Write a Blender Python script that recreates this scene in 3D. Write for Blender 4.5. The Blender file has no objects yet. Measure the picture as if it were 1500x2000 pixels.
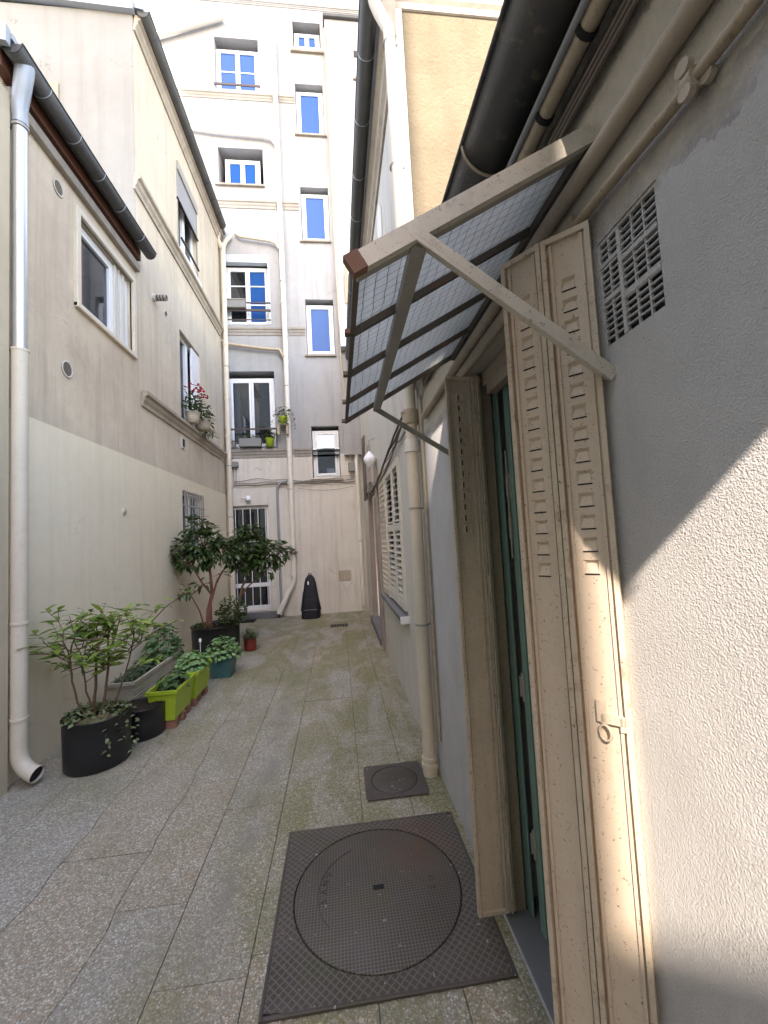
import bpy, math, random
from mathutils import Vector, Matrix, Euler
random.seed(7)
R=math.radians
scene=bpy.context.scene
# ------------------------------------------------------------------ camera
def cam_axes(yaw,pitch,roll):
    f=Vector((math.sin(yaw)*math.cos(pitch),math.cos(yaw)*math.cos(pitch),math.sin(pitch)))
    r=Vector((math.cos(yaw),-math.sin(yaw),0)); u=r.cross(f)
    r2=r*math.cos(roll)+u*math.sin(roll); u2=-r*math.sin(roll)+u*math.cos(roll)
    return r2,u2,f
r_,u_,f_=cam_axes(0.113527872,0.0611910905,-0.0523498023)
cd=bpy.data.cameras.new('camera'); cam=bpy.data.objects.new('camera',cd); scene.collection.objects.link(cam)
cd.sensor_fit='HORIZONTAL'; cd.sensor_width=36; cd.lens=804.352632/1500*36
cd.clip_start=.02; cd.clip_end=500
cam.matrix_world=Matrix(((r_.x,u_.x,-f_.x,0),(r_.y,u_.y,-f_.y,0),(r_.z,u_.z,-f_.z,1.45),(0,0,0,1)))
scene.camera=cam
# ------------------------------------------------------------------ light
SUN=Vector((-.28,-1.0,.79)).normalized()
w=bpy.data.worlds.new("World"); scene.world=w; w.use_nodes=True
nt=w.node_tree; sky=nt.nodes.new('ShaderNodeTexSky'); sky.sky_type='NISHITA'; sky.sun_disc=False
sky.sun_elevation=math.asin(SUN.z); sky.sun_rotation=math.atan2(SUN.x,SUN.y)
sky.air_density=1.0; sky.dust_density=1.0
bg=nt.nodes['Background']; bg.inputs[1].default_value=.15
nt.links.new(sky.outputs[0],bg.inputs[0])
sl=bpy.data.lights.new('sun','SUN'); sl.energy=2.0; sl.angle=R(.53); sl.color=(.99,.985,.975)
so=bpy.data.objects.new('sun',sl); scene.collection.objects.link(so)
so.rotation_euler=SUN.to_track_quat('Z','Y').to_euler(); so.location=SUN*40
vs=scene.view_settings; scene.display_settings.display_device='sRGB'
vs.view_transform='Standard'; vs.look='None'; vs.exposure=3.08; vs.gamma=1; vs.use_curve_mapping=False
vs.use_white_balance=True; vs.white_balance_temperature=8000; vs.white_balance_tint=17
scene.cycles.max_bounces=10; scene.cycles.diffuse_bounces=6; scene.cycles.transparent_max_bounces=12
# ------------------------------------------------------------------ materials
def newmat(name):
    m=bpy.data.materials.new(name); m.use_nodes=True; return m,m.node_tree,m.node_tree.nodes['Principled BSDF']
class G:
    """small helper for node graphs"""
    def __init__(s,nt): s.nt=nt
    def n(s,t,**k):
        x=s.nt.nodes.new(t)
        for a,b in k.items(): setattr(x,a,b)
        return x
    def l(s,a,b): s.nt.links.new(a,b)
    def pos(s,scale=(1,1,1)):
        g=s.n('ShaderNodeNewGeometry'); m=s.n('ShaderNodeMapping'); m.inputs['Scale'].default_value=scale
        s.l(g.outputs['Position'],m.inputs['Vector']); return m.outputs[0]
    def noise(s,sc,det=4,rough=.6,vec=None,dist=0):
        x=s.n('ShaderNodeTexNoise'); x.inputs['Scale'].default_value=sc; x.inputs['Detail'].default_value=det
        x.inputs['Roughness'].default_value=rough; x.inputs['Distortion'].default_value=dist
        s.l(vec if vec is not None else s.pos(),x.inputs['Vector']); return x.outputs['Fac']
    def ramp(s,fac,a,b,ca=(0,0,0),cb=(1,1,1)):
        x=s.n('ShaderNodeValToRGB'); e=x.color_ramp.elements
        e[0].position=a; e[0].color=(*ca,1); e[1].position=b; e[1].color=(*cb,1); s.l(fac,x.inputs[0]); return x.outputs[0]
    def mix(s,fac,a,b,mode='MIX'):
        x=s.n('ShaderNodeMix',data_type='RGBA',blend_type=mode)
        for i,v in ((0,fac),(6,a),(7,b)):
            if isinstance(v,(int,float)): x.inputs[i].default_value=v
            elif isinstance(v,tuple): x.inputs[i].default_value=(*v,1)
            else: s.l(v,x.inputs[i])
        return x.outputs[2]
    def math(s,op,a,b=None,c=None):
        x=s.n('ShaderNodeMath',operation=op)
        for i,v in enumerate((a,b,c)):
            if v is None: continue
            if isinstance(v,(int,float)): x.inputs[i].default_value=v
            else: s.l(v,x.inputs[i])
        return x.outputs[0]
    def xyz(s):
        g=s.n('ShaderNodeNewGeometry'); x=s.n('ShaderNodeSeparateXYZ'); s.l(g.outputs['Position'],x.inputs[0]); return x.outputs
    def bump(s,h,strength,dist,bsdf,prev=None):
        b=s.n('ShaderNodeBump'); b.inputs['Strength'].default_value=strength; b.inputs['Distance'].default_value=dist
        s.l(h,b.inputs['Height'])
        if prev is not None: s.l(prev,b.inputs['Normal'])
        s.l(b.outputs[0],bsdf.inputs['Normal']); return b.outputs[0]
def dk(c,k): return tuple(v*k for v in c)
def plaster(name,col,col2=None,mott=.5,streak=.35,stain=.3,stc=(.16,.13,.1),bs=90,bst=.5,bd=.003,coarse=.25,crack=0,speck=0,rough=.95,band=False):
    m,nt,b=newmat(name); g=G(nt); col2=col2 or dk(col,.78)
    c=g.mix(g.ramp(g.noise(1.3,6,.65),.38,.68),col,g.mix(mott,col,col2))
    c=g.mix(g.math('MULTIPLY',g.ramp(g.noise(7,5,.7),.4,.75),.35*mott+.1),c,dk(col2,.9))
    # rain streaks: noise stretched along the vertical
    s=g.noise(1.0,6,.62,g.pos((9,9,.55)))
    c=g.mix(g.math('MULTIPLY',g.ramp(s,.5,.74),streak),c,g.mix(.5,dk(col2,.7),stc))
    s2=g.noise(1.0,8,.7,g.pos((1.1,1.1,.8)),.6)
    c=g.mix(g.math('MULTIPLY',g.ramp(s2,.56,.78),stain),c,stc)
    if band:
        x_,y_,z_=g.xyz(); zz=g.math('ADD',z_,g.math('MULTIPLY',g.math('SUBTRACT',g.noise(5,5,.7),.5),.16))
        c=g.mix(g.math('MULTIPLY',g.ramp(zz,.0,1.0),0.0),c,col)
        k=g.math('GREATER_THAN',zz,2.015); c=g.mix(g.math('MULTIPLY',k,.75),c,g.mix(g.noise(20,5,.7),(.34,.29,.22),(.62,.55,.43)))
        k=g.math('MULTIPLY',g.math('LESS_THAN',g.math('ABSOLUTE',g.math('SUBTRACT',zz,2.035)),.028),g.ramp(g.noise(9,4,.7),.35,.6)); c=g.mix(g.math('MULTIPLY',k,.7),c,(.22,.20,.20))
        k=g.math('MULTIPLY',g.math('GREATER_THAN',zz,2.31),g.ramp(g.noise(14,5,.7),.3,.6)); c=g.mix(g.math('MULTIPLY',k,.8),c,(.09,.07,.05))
    f=g.noise(160,2,.5); c=g.mix(.16,c,g.mix(f,dk(col,.45),dk(col,1.35)),'MIX')
    if speck:
        v=g.n('ShaderNodeTexVoronoi'); v.inputs['Scale'].default_value=34; g.l(g.pos(),v.inputs['Vector'])
        k=g.math('LESS_THAN',v.outputs['Distance'],.085); k2=g.ramp(g.noise(2.1,3),.52,.6)
        c=g.mix(g.math('MULTIPLY',g.math('MULTIPLY',k,k2),speck),c,(.09,.06,.04))
    if crack:
        v=g.n('ShaderNodeTexVoronoi',feature='DISTANCE_TO_EDGE'); v.inputs['Scale'].default_value=.9
        d=g.n('ShaderNodeTexNoise'); d.inputs['Scale'].default_value=3; d.inputs['Detail'].default_value=6
        mx=g.n('ShaderNodeMix',data_type='VECTOR'); mx.inputs[0].default_value=.35
        g.l(g.pos(),mx.inputs[4]); g.l(g.pos(),d.inputs['Vector']); g.l(d.outputs['Color'],mx.inputs[5]); g.l(mx.outputs[1],v.inputs['Vector'])
        k=g.math('LESS_THAN',v.outputs['Distance'],.0016); k=g.math('MULTIPLY',k,g.ramp(g.noise(.7,2),.52,.56))
        c=g.mix(g.math('MULTIPLY',k,crack),c,(.1,.085,.07))
    g.l(c,b.inputs['Base Color']); b.inputs['Roughness'].default_value=rough; b.inputs['Specular IOR Level'].default_value=.25
    h=g.math('ADD',g.noise(bs,3,.55),g.math('MULTIPLY',g.noise(9,4,.6),coarse*4))
    g.bump(h,bst,bd,b); return m
def paint(name,col,rough=.55,dirt=.35,dc=(.12,.09,.06),rust=0,metal=0,bump=.15,sc=1.0,chips=0,vstreak=.3):
    m,nt,b=newmat(name); g=G(nt)
    c=g.mix(g.math('MULTIPLY',g.ramp(g.noise(5*sc,6,.7),.42,.75),dirt),col,g.mix(.5,col,dc))
    c=g.mix(g.math('MULTIPLY',g.ramp(g.noise(1,5,.65,g.pos((22*sc,22*sc,1.2))),.5,.75),vstreak),c,g.mix(.45,col,dc))
    c=g.mix(g.math('MULTIPLY',g.ramp(g.noise(45*sc,4,.7),.58,.72),dirt),c,dc)
    if chips:
        k=g.ramp(g.noise(60*sc,5,.75),.615,.64); c=g.mix(g.math('MULTIPLY',k,chips),c,(.10,.055,.03))
    if rust:
        k=g.ramp(g.noise(11*sc,6,.75),.55,.66); c=g.mix(g.math('MULTIPLY',k,rust),c,g.mix(g.noise(50),(.11,.04,.02),(.28,.12,.06)))
    g.l(c,b.inputs['Base Color']); b.inputs['Roughness'].default_value=rough; b.inputs['Metallic'].default_value=metal
    g.bump(g.noise(70*sc,4,.6),bump,.002,b); return m
M={}
M['plaster_white']=plaster('plaster_white',(.375,.38,.385),(.33,.325,.315),.8,.42,.22,(.20,.17,.14),60,.25,.002,.2,crack=.25)
M['plaster_ground']=plaster('plaster_ground',(.68,.65,.59),(.60,.56,.505),.8,.55,.35,(.34,.29,.25),60,.35,.003,.3,crack=.85)
M['plaster_beige']=plaster('plaster_beige',(.67,.565,.43),(.50,.41,.32),1.0,.6,.55,(.22,.19,.16),70,.35,.003,.25,crack=.2)
M['plaster_beige_b']=plaster('plaster_beige_b',(.66,.565,.435),(.53,.45,.355),.9,.55,.45,(.27,.24,.2),70,.3,.003,.25,crack=.3)
M['dado']=plaster('dado',(.83,.73,.56),(.75,.655,.49),.7,.22,.3,(.40,.37,.31),40,.2,.002,.2,crack=.2)
M['gable']=plaster('gable',(.31,.305,.285),(.26,.25,.23),.7,.4,.2,(.20,.17,.13),60,.2,.002,.15,crack=.35)
M['yellow']=plaster('yellow',(.165,.136,.092),(.125,.10,.065),.9,.35,.35,(.09,.07,.045),45,.9,.009,.4,crack=.0,speck=.3)
M['plaster_c']=plaster('plaster_c',(.63,.60,.545),(.55,.52,.46),.6,.45,.3,(.34,.29,.23),60,.35,.003,.25,crack=.5)
M['bluewhite']=plaster('bluewhite',(.66,.68,.68),(.60,.62,.62),.4,.2,.12,(.45,.43,.4),50,.2,.002,.2)
M['rough_grey']=plaster('rough_grey',(.58,.57,.56),(.45,.435,.415),.8,.25,.4,(.30,.27,.23),330,1.0,.0046,.03,crack=0,speck=.25,band=True)
M['ochre_wall']=plaster('ochre_wall',(.56,.48,.35),(.46,.39,.29),.7,.3,.3,(.3,.25,.18),60,.3,.003,.25)
M['band']=plaster('band',(.37,.345,.31),(.28,.25,.22),1.0,.4,.5,(.16,.13,.11),60,.4,.003,.3)
M['moulding']=plaster('moulding',(.50,.43,.35),(.33,.27,.21),1.0,.5,.7,(.16,.12,.09),60,.4,.003,.3)
M['sill_stone']=plaster('sill_stone',(.38,.34,.29),(.24,.20,.16),1.0,.4,.7,(.12,.10,.08),60,.5,.004,.3)
M['white_paint']=paint('white_paint',(.78,.79,.79),.4,.12,(.4,.38,.34),bump=.05,vstreak=.1)
M['shutter_white']=paint('shutter_white',(.60,.57,.50),.5,.35,(.3,.25,.2),bump=.1,chips=.5)
M['white_frame']=paint('white_frame',(.80,.82,.84),.35,.05,(.5,.5,.5),bump=.02,vstreak=.05)
M['pipe_cream']=paint('pipe_cream',(.66,.585,.47),.5,.25,(.30,.23,.16),rust=.10,bump=.12)
M['pipe_tan']=paint('pipe_tan',(.45,.37,.27),.6,.45,(.14,.10,.07),rust=.35,bump=.35,sc=2)
M['pipe_white']=paint('pipe_white',(.72,.69,.62),.5,.22,(.36,.30,.24),rust=.06,bump=.12)
M['shutter']=paint('shutter',(.58,.475,.37),.5,.22,(.24,.17,.11),rust=.10,bump=.12,sc=2,chips=.8,vstreak=.25)
M['shutter_edge']=paint('shutter_edge',(.56,.47,.36),.55,.45,(.14,.10,.07),rust=.5,bump=.3,sc=2,chips=.9)
M['shutter_old']=paint('shutter_old',(.56,.46,.35),.55,.4,(.16,.11,.08),rust=.18,bump=.18,sc=2,chips=.8)
M['canopy_paint']=paint('canopy_paint',(.60,.55,.47),.5,.4,(.22,.18,.14),rust=.22,bump=.25,sc=1.5,chips=.8)
M['canopy_dark']=paint('canopy_dark',(.13,.11,.09),.75,.7,(.05,.04,.03),rust=.7,bump=.5,sc=2)
M['steel_grey']=paint('steel_grey',(.34,.32,.28),.5,.35,(.14,.12,.1),rust=.12,bump=.15,sc=1.5)
M['old_wood']=paint('old_wood',(.36,.29,.21),.7,.55,(.10,.07,.05),rust=.2,bump=.4,sc=2,chips=.9)
M['teal']=paint('teal',(.17,.29,.245),.45,.35,(.07,.10,.08),bump=.12,sc=1.5,chips=.35)
M['rust_paint']=paint('rust_paint',(.10,.035,.018),.6,.4,(.09,.03,.02),bump=.2)
M['rust_line']=paint('rust_line',(.34,.20,.12),.8,.6,(.55,.44,.32),rust=.6,bump=.3,sc=3)
M['rust']=paint('rust',(.20,.10,.07),.85,.5,(.14,.05,.03),bump=.6,sc=3)
M['zinc']=paint('zinc',(.36,.39,.42),.5,.35,(.2,.21,.22),metal=.4,bump=.12)
M['galv']=paint('galv',(.60,.62,.63),.32,.35,(.34,.36,.38),metal=.85,bump=.1,sc=3)
M['gutter_old']=paint('gutter_old',(.020,.026,.033),.36,.85,(.20,.16,.12),rust=.0,metal=.1,bump=.25,sc=.55)
M['gutter']=paint('gutter',(.06,.06,.058),.55,.5,(.16,.15,.14),metal=.2,bump=.2)
M['cable']=paint('cable',(.14,.11,.09),.7,.4,(.05,.04,.04),bump=.2)
M['dark_rail']=paint('dark_rail',(.05,.035,.035),.5,.3,(.1,.07,.06),bump=.1)
M['grey_box']=paint('grey_box',(.20,.21,.20),.5,.3,(.08,.08,.07),bump=.1)
M['alu']=paint('alu',(.47,.52,.58),.45,.15,(.3,.3,.3),metal=.2,bump=.03)
M['alu_grey']=paint('alu_grey',(.36,.36,.38),.5,.15,(.2,.2,.2),bump=.05)
M['conduit_grey']=paint('conduit_grey',(.30,.31,.33),.55,.3,(.15,.15,.15),bump=.1)
M['brick_red']=plaster('brick_red',(.33,.16,.11),(.25,.12,.09),1,.1,.4,(.12,.08,.06),80,.7,.004,.3)
M['door_wood']=paint('door_wood',(.36,.28,.24),.6,.5,(.13,.09,.08),bump=.3,chips=.6)
M['slate_step']=plaster('slate_step',(.19,.19,.195),(.13,.13,.135),1,.1,.4,(.22,.23,.25),60,.4,.003,.3,rough=.7)
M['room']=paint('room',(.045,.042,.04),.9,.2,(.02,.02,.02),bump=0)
M['mat_black']=paint('mat_black',(.012,.012,.014),.9,.3,(.03,.03,.03),bump=.3)
M['bag']=paint('bag',(.010,.010,.016),.75,.3,(.03,.03,.04),bump=.3,sc=2,vstreak=.1)
M['pot_black']=paint('pot_black',(.014,.014,.017),.42,.3,(.05,.045,.04),bump=.08)
M['lime']=paint('lime',(.36,.50,.035),.45,.25,(.2,.25,.05),bump=.08)
M['tealpot']=paint('tealpot',(.035,.115,.12),.45,.3,(.02,.05,.05),bump=.08)
M['redpot']=paint('redpot',(.20,.03,.02),.45,.3,(.12,.02,.02),bump=.08)
M['stone_trough']=plaster('stone_trough',(.62,.56,.46),(.40,.33,.25),1,.3,.6,(.22,.17,.12),60,.5,.004,.3)
M['soil']=plaster('soil',(.035,.026,.018),(.02,.015,.01),1,.2,.6,(.08,.06,.04),60,1.0,.02,.6)
M['straw']=paint('straw',(.30,.23,.14),.9,.5,(.1,.08,.05),bump=.6,sc=3)
M['bark']=paint('bark',(.14,.085,.05),.85,.5,(.05,.03,.02),bump=.5,sc=3)
M['bark_red']=paint('bark_red',(.19,.07,.05),.8,.5,(.07,.03,.02),bump=.5,sc=3)
M['curtain']=paint('curtain',(.70,.70,.74),.9,.1,(.5,.5,.5),bump=.1)
M['petal']=paint('petal',(.55,.02,.06),.6,.1,(.3,.01,.03),bump=.05)
M['lamp_white']=paint('lamp_white',(.82,.84,.86),.3,.08,(.5,.5,.5),bump=.02)
def leafmat(name,c1,c2,rough=.4,tr=.25):
    m,nt,b=newmat(name); g=G(nt)
    oi=g.n('ShaderNodeObjectInfo'); geo=g.n('ShaderNodeNewGeometry')
    rnd=g.math('FRACT',g.math('ADD',oi.outputs['Random'],geo.outputs['Random Per Island']))
    c=g.mix(rnd,c1,c2); c=g.mix(g.math('MULTIPLY',g.noise(30,3),.4),c,dk(c1,.6))
    g.l(c,b.inputs['Base Color']); b.inputs['Roughness'].default_value=rough
    t=g.n('ShaderNodeBsdfTranslucent'); g.l(g.mix(.5,c,(.25,.4,.05)),t.inputs[0])
    ms=g.n('ShaderNodeMixShader'); ms.inputs[0].default_value=tr
    g.l(b.outputs[0],ms.inputs[1]); g.l(t.outputs[0],ms.inputs[2]); g.l(ms.outputs[0],nt.nodes['Material Output'].inputs[0]); return m
M['leaf_light']=leafmat('leaf_light',(.13,.24,.04),(.40,.52,.12),.45,.4)
M['leaf_mid']=leafmat('leaf_mid',(.05,.11,.02),(.11,.18,.045),.4,.25)
M['leaf_dark']=leafmat('leaf_dark',(.028,.065,.02),(.085,.135,.045),.32,.12)
M['leaf_geran']=leafmat('leaf_geran',(.06,.14,.05),(.13,.24,.09),.55,.2)
M['leaf_geran_lit']=leafmat('leaf_geran_lit',(.15,.32,.12),(.36,.55,.24),.55,.25)  # paler copy of the geranium leaf, sunlight put into the colour
M['leaf_grey']=leafmat('leaf_grey',(.06,.10,.05),(.12,.17,.09),.55,.2)
M['leaf_ivy']=leafmat('leaf_ivy',(.10,.15,.06),(.30,.34,.18),.5,.2)
def glassmat(name,refl,tint,transp):
    m,nt,b=newmat(name); g=G(nt)
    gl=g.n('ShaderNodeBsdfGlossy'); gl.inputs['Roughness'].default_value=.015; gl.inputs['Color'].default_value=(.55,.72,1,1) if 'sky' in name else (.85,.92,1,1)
    tr=g.n('ShaderNodeBsdfTransparent'); tr.inputs[0].default_value=(*tint,1)
    b.inputs['Base Color'].default_value=(.010,.085,.29,1) if 'sky' in name else (.02,.025,.03,1); b.inputs['Roughness'].default_value=.2; b.inputs['Specular IOR Level'].default_value=.1  # sky panes: blue of the reflected sky painted into base and gloss colour
    n=g.noise(1.7,1,.4); g.bump(n,.05,.02,gl)
    m1=g.n('ShaderNodeMixShader'); m1.inputs[0].default_value=transp; g.l(b.outputs[0],m1.inputs[1]); g.l(tr.outputs[0],m1.inputs[2])
    m2=g.n('ShaderNodeMixShader'); m2.inputs[0].default_value=refl; g.l(m1.outputs[0],m2.inputs[1]); g.l(gl.outputs[0],m2.inputs[2])
    g.l(m2.outputs[0],nt.nodes['Material Output'].inputs[0]); return m
M['glass']=glassmat('glass',.10,(.75,.8,.85),.6)
M['glass_painted_sky']=glassmat('glass_painted_sky',.012,(.3,.45,.7),.10)
M['glass_frost']=paint('glass_frost',(.42,.43,.42),.25,.15,(.25,.25,.25),bump=.1)
def wireglass():
    m,nt,b=newmat('wired_glass'); g=G(nt)
    x,y,z=g.xyz(); nz=g.math('MULTIPLY',g.math('SUBTRACT',g.noise(9,2),.5),.022)
    def line(v,p,w):
        f=g.math('FRACT',g.math('DIVIDE',g.math('ADD',v,nz),p)); return g.math('LESS_THAN',f,w)
    wire=g.math('MAXIMUM',line(y,.026,.06),line(x,.026,.06))
    dirt=g.ramp(g.noise(6,6,.7),.4,.8); sc=g.noise(120,3)
    c=g.mix(g.math('MULTIPLY',dirt,.5),(.60,.62,.62),(.38,.39,.36))
    c=g.mix(g.math('MULTIPLY',g.ramp(sc,.6,.8),.35),c,(.16,.16,.14))
    c=g.mix(g.math('MULTIPLY',wire,.8),c,(.09,.10,.10))
    g.l(c,b.inputs['Base Color']); b.inputs['Roughness'].default_value=.25; b.inputs['Specular IOR Level'].default_value=.6
    t=g.n('ShaderNodeBsdfTranslucent'); g.l(c,t.inputs[0])
    tr=g.n('ShaderNodeBsdfTransparent'); g.l(g.mix(wire,(.72,.74,.74),(.05,.05,.05)),tr.inputs[0])
    m1=g.n('ShaderNodeMixShader'); m1.inputs[0].default_value=.72; g.l(b.outputs[0],m1.inputs[1]); g.l(t.outputs[0],m1.inputs[2])
    m2=g.n('ShaderNodeMixShader'); m2.inputs[0].default_value=.30; g.l(m1.outputs[0],m2.inputs[1]); g.l(tr.outputs[0],m2.inputs[2])
    g.l(m2.outputs[0],nt.nodes['Material Output'].inputs[0])
    g.bump(g.math('ADD',g.noise(160,2),g.math('MULTIPLY',wire,.6)),.6,.002,b); return m
M['wired_glass']=wireglass()
def aggregate(name,base,tone):
    m,nt,b=newmat(name); g=G(nt)
    v=g.n('ShaderNodeTexVoronoi'); v.inputs['Scale'].default_value=150; g.l(g.pos(),v.inputs['Vector'])
    sep=g.n('ShaderNodeSeparateColor'); g.l(v.outputs['Color'],sep.inputs[0])
    peb=g.mix(sep.outputs[0],dk(base,.5),dk(base,1.4)); peb=g.mix(g.math('GREATER_THAN',sep.outputs[1],.84),peb,(.72,.68,.60))
    peb=g.mix(g.math('GREATER_THAN',sep.outputs[2],.88),peb,tone)
    edge=g.math('GREATER_THAN',v.outputs['Distance'],.42)
    c=g.mix(g.math('MULTIPLY',edge,.55),peb,dk(base,.45))
    c=g.mix(g.math('MULTIPLY',g.ramp(g.noise(2.2,5,.65),.35,.7),.5),c,dk(base,.6))
    x,y,z=g.xyz()
    # pale cement smear running down the middle of the yard
    wob=g.math('ADD',x,g.math('MULTIPLY',g.math('SUBTRACT',g.noise(1.6,3),.5),.28))
    sm=g.math('SUBTRACT',1,g.math('MULTIPLY',g.math('ABSOLUTE',g.math('ADD',wob,.53)),11)); sm=g.math('MAXIMUM',sm,0)
    sm=g.math('MULTIPLY',sm,g.ramp(g.noise(3.5,4),.38,.6)); c=g.mix(g.math('MULTIPLY',g.math('MINIMUM',sm,1),.85),c,(.235,.225,.20))
    # moss
    k=g.ramp(g.noise(1.0,6,.7,g.pos((2.6,1.3,1)),.8),.40,.56)
    mo=g.math('MULTIPLY',k,g.ramp(g.math('ADD',g.math('MULTIPLY',x,.55),g.math('MULTIPLY',g.noise(.8,2),1.4)),.1,.65))
    mo2=g.math('MULTIPLY',k,g.ramp(g.math('ADD',g.math('MULTIPLY',y,.13),g.math('MULTIPLY',g.noise(1.1,3),.7)),.55,1.0))
    mo=g.math('MAXIMUM',mo,mo2); fine=g.ramp(g.noise(60,4,.7),.3,.62)
    c=g.mix(g.math('MULTIPLY',g.math('MULTIPLY',mo,fine),.92),c,g.mix(g.noise(4),(.115,.14,.025),(.20,.17,.06)))
    g.l(c,b.inputs['Base Color']); b.inputs['Roughness'].default_value=.9; b.inputs['Specular IOR Level'].default_value=.3
    h=g.math('SUBTRACT',1,v.outputs['Distance']); g.bump(g.math('ADD',h,g.math('MULTIPLY',g.noise(12,4),1.5)),.5,.004,b); return m
M['agg_grey']=aggregate('agg_grey',(.44,.405,.335),(.38,.29,.21))
M['agg_tan']=aggregate('agg_tan',(.45,.40,.32),(.40,.27,.18))
M['agg_cool']=aggregate('agg_cool',(.44,.41,.35),(.36,.28,.21))
M['joint']=plaster('joint',(.10,.09,.07),(.07,.07,.045),1,0,.5,(.08,.09,.03),80,.6,.004,.3)
def castiron(name,kind):
    m,nt,b=newmat(name); g=G(nt); x,y,z=g.xyz()
    def tri(v,p,w):
        f=g.math('FRACT',g.math('DIVIDE',v,p)); return g.math('LESS_THAN',g.math('ABSOLUTE',g.math('SUBTRACT',f,.5)),w)
    if kind=='diamond':
        a=g.math('ADD',x,y); d=g.math('SUBTRACT',x,y); ln=g.math('MAXIMUM',tri(a,.030,.11),tri(d,.030,.11))
    elif kind=='square': ln=g.math('MAXIMUM',tri(x,.0125,.15),tri(y,.0125,.15))
    else: ln=g.math('MULTIPLY',g.noise(60,2),.2)
    c=g.mix(g.ramp(g.noise(3,5,.7),.35,.7),(.065,.055,.048),(.11,.088,.08))
    c=g.mix(g.math('MULTIPLY',g.ramp(g.noise(4.5,4,.6),.5,.66),.55),c,(.07,.075,.035))
    # rust bloom on the far right of the big lid
    dx=g.math('SUBTRACT',x,.30); dy=g.math('SUBTRACT',y,1.99)
    r2=g.math('SQRT',g.math('ADD',g.math('MULTIPLY',dx,dx),g.math('MULTIPLY',dy,dy)))
    k=g.math('MULTIPLY',g.ramp(r2,.03,.24,(1,1,1),(0,0,0)),g.ramp(g.noise(14,5,.7),.42,.6)); c=g.mix(g.math('MULTIPLY',k,.7),c,(.17,.06,.03))
    c=g.mix(g.math('MULTIPLY',g.math('LESS_THAN',g.noise(38,3),.30),.8),c,(.42,.42,.38))
    c=g.mix(g.math('MULTIPLY',ln,.55),c,(.20,.18,.15))
    g.l(c,b.inputs['Base Color']); b.inputs['Roughness'].default_value=.6; b.inputs['Metallic'].default_value=.25
    g.bump(g.math('ADD',ln,g.math('MULTIPLY',g.noise(80,4),.3)),.9,.003,b); return m
M['iron_diamond']=castiron('iron_diamond','diamond'); M['iron_square']=castiron('iron_square','square'); M['iron_plain']=castiron('iron_plain','plain')
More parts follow.
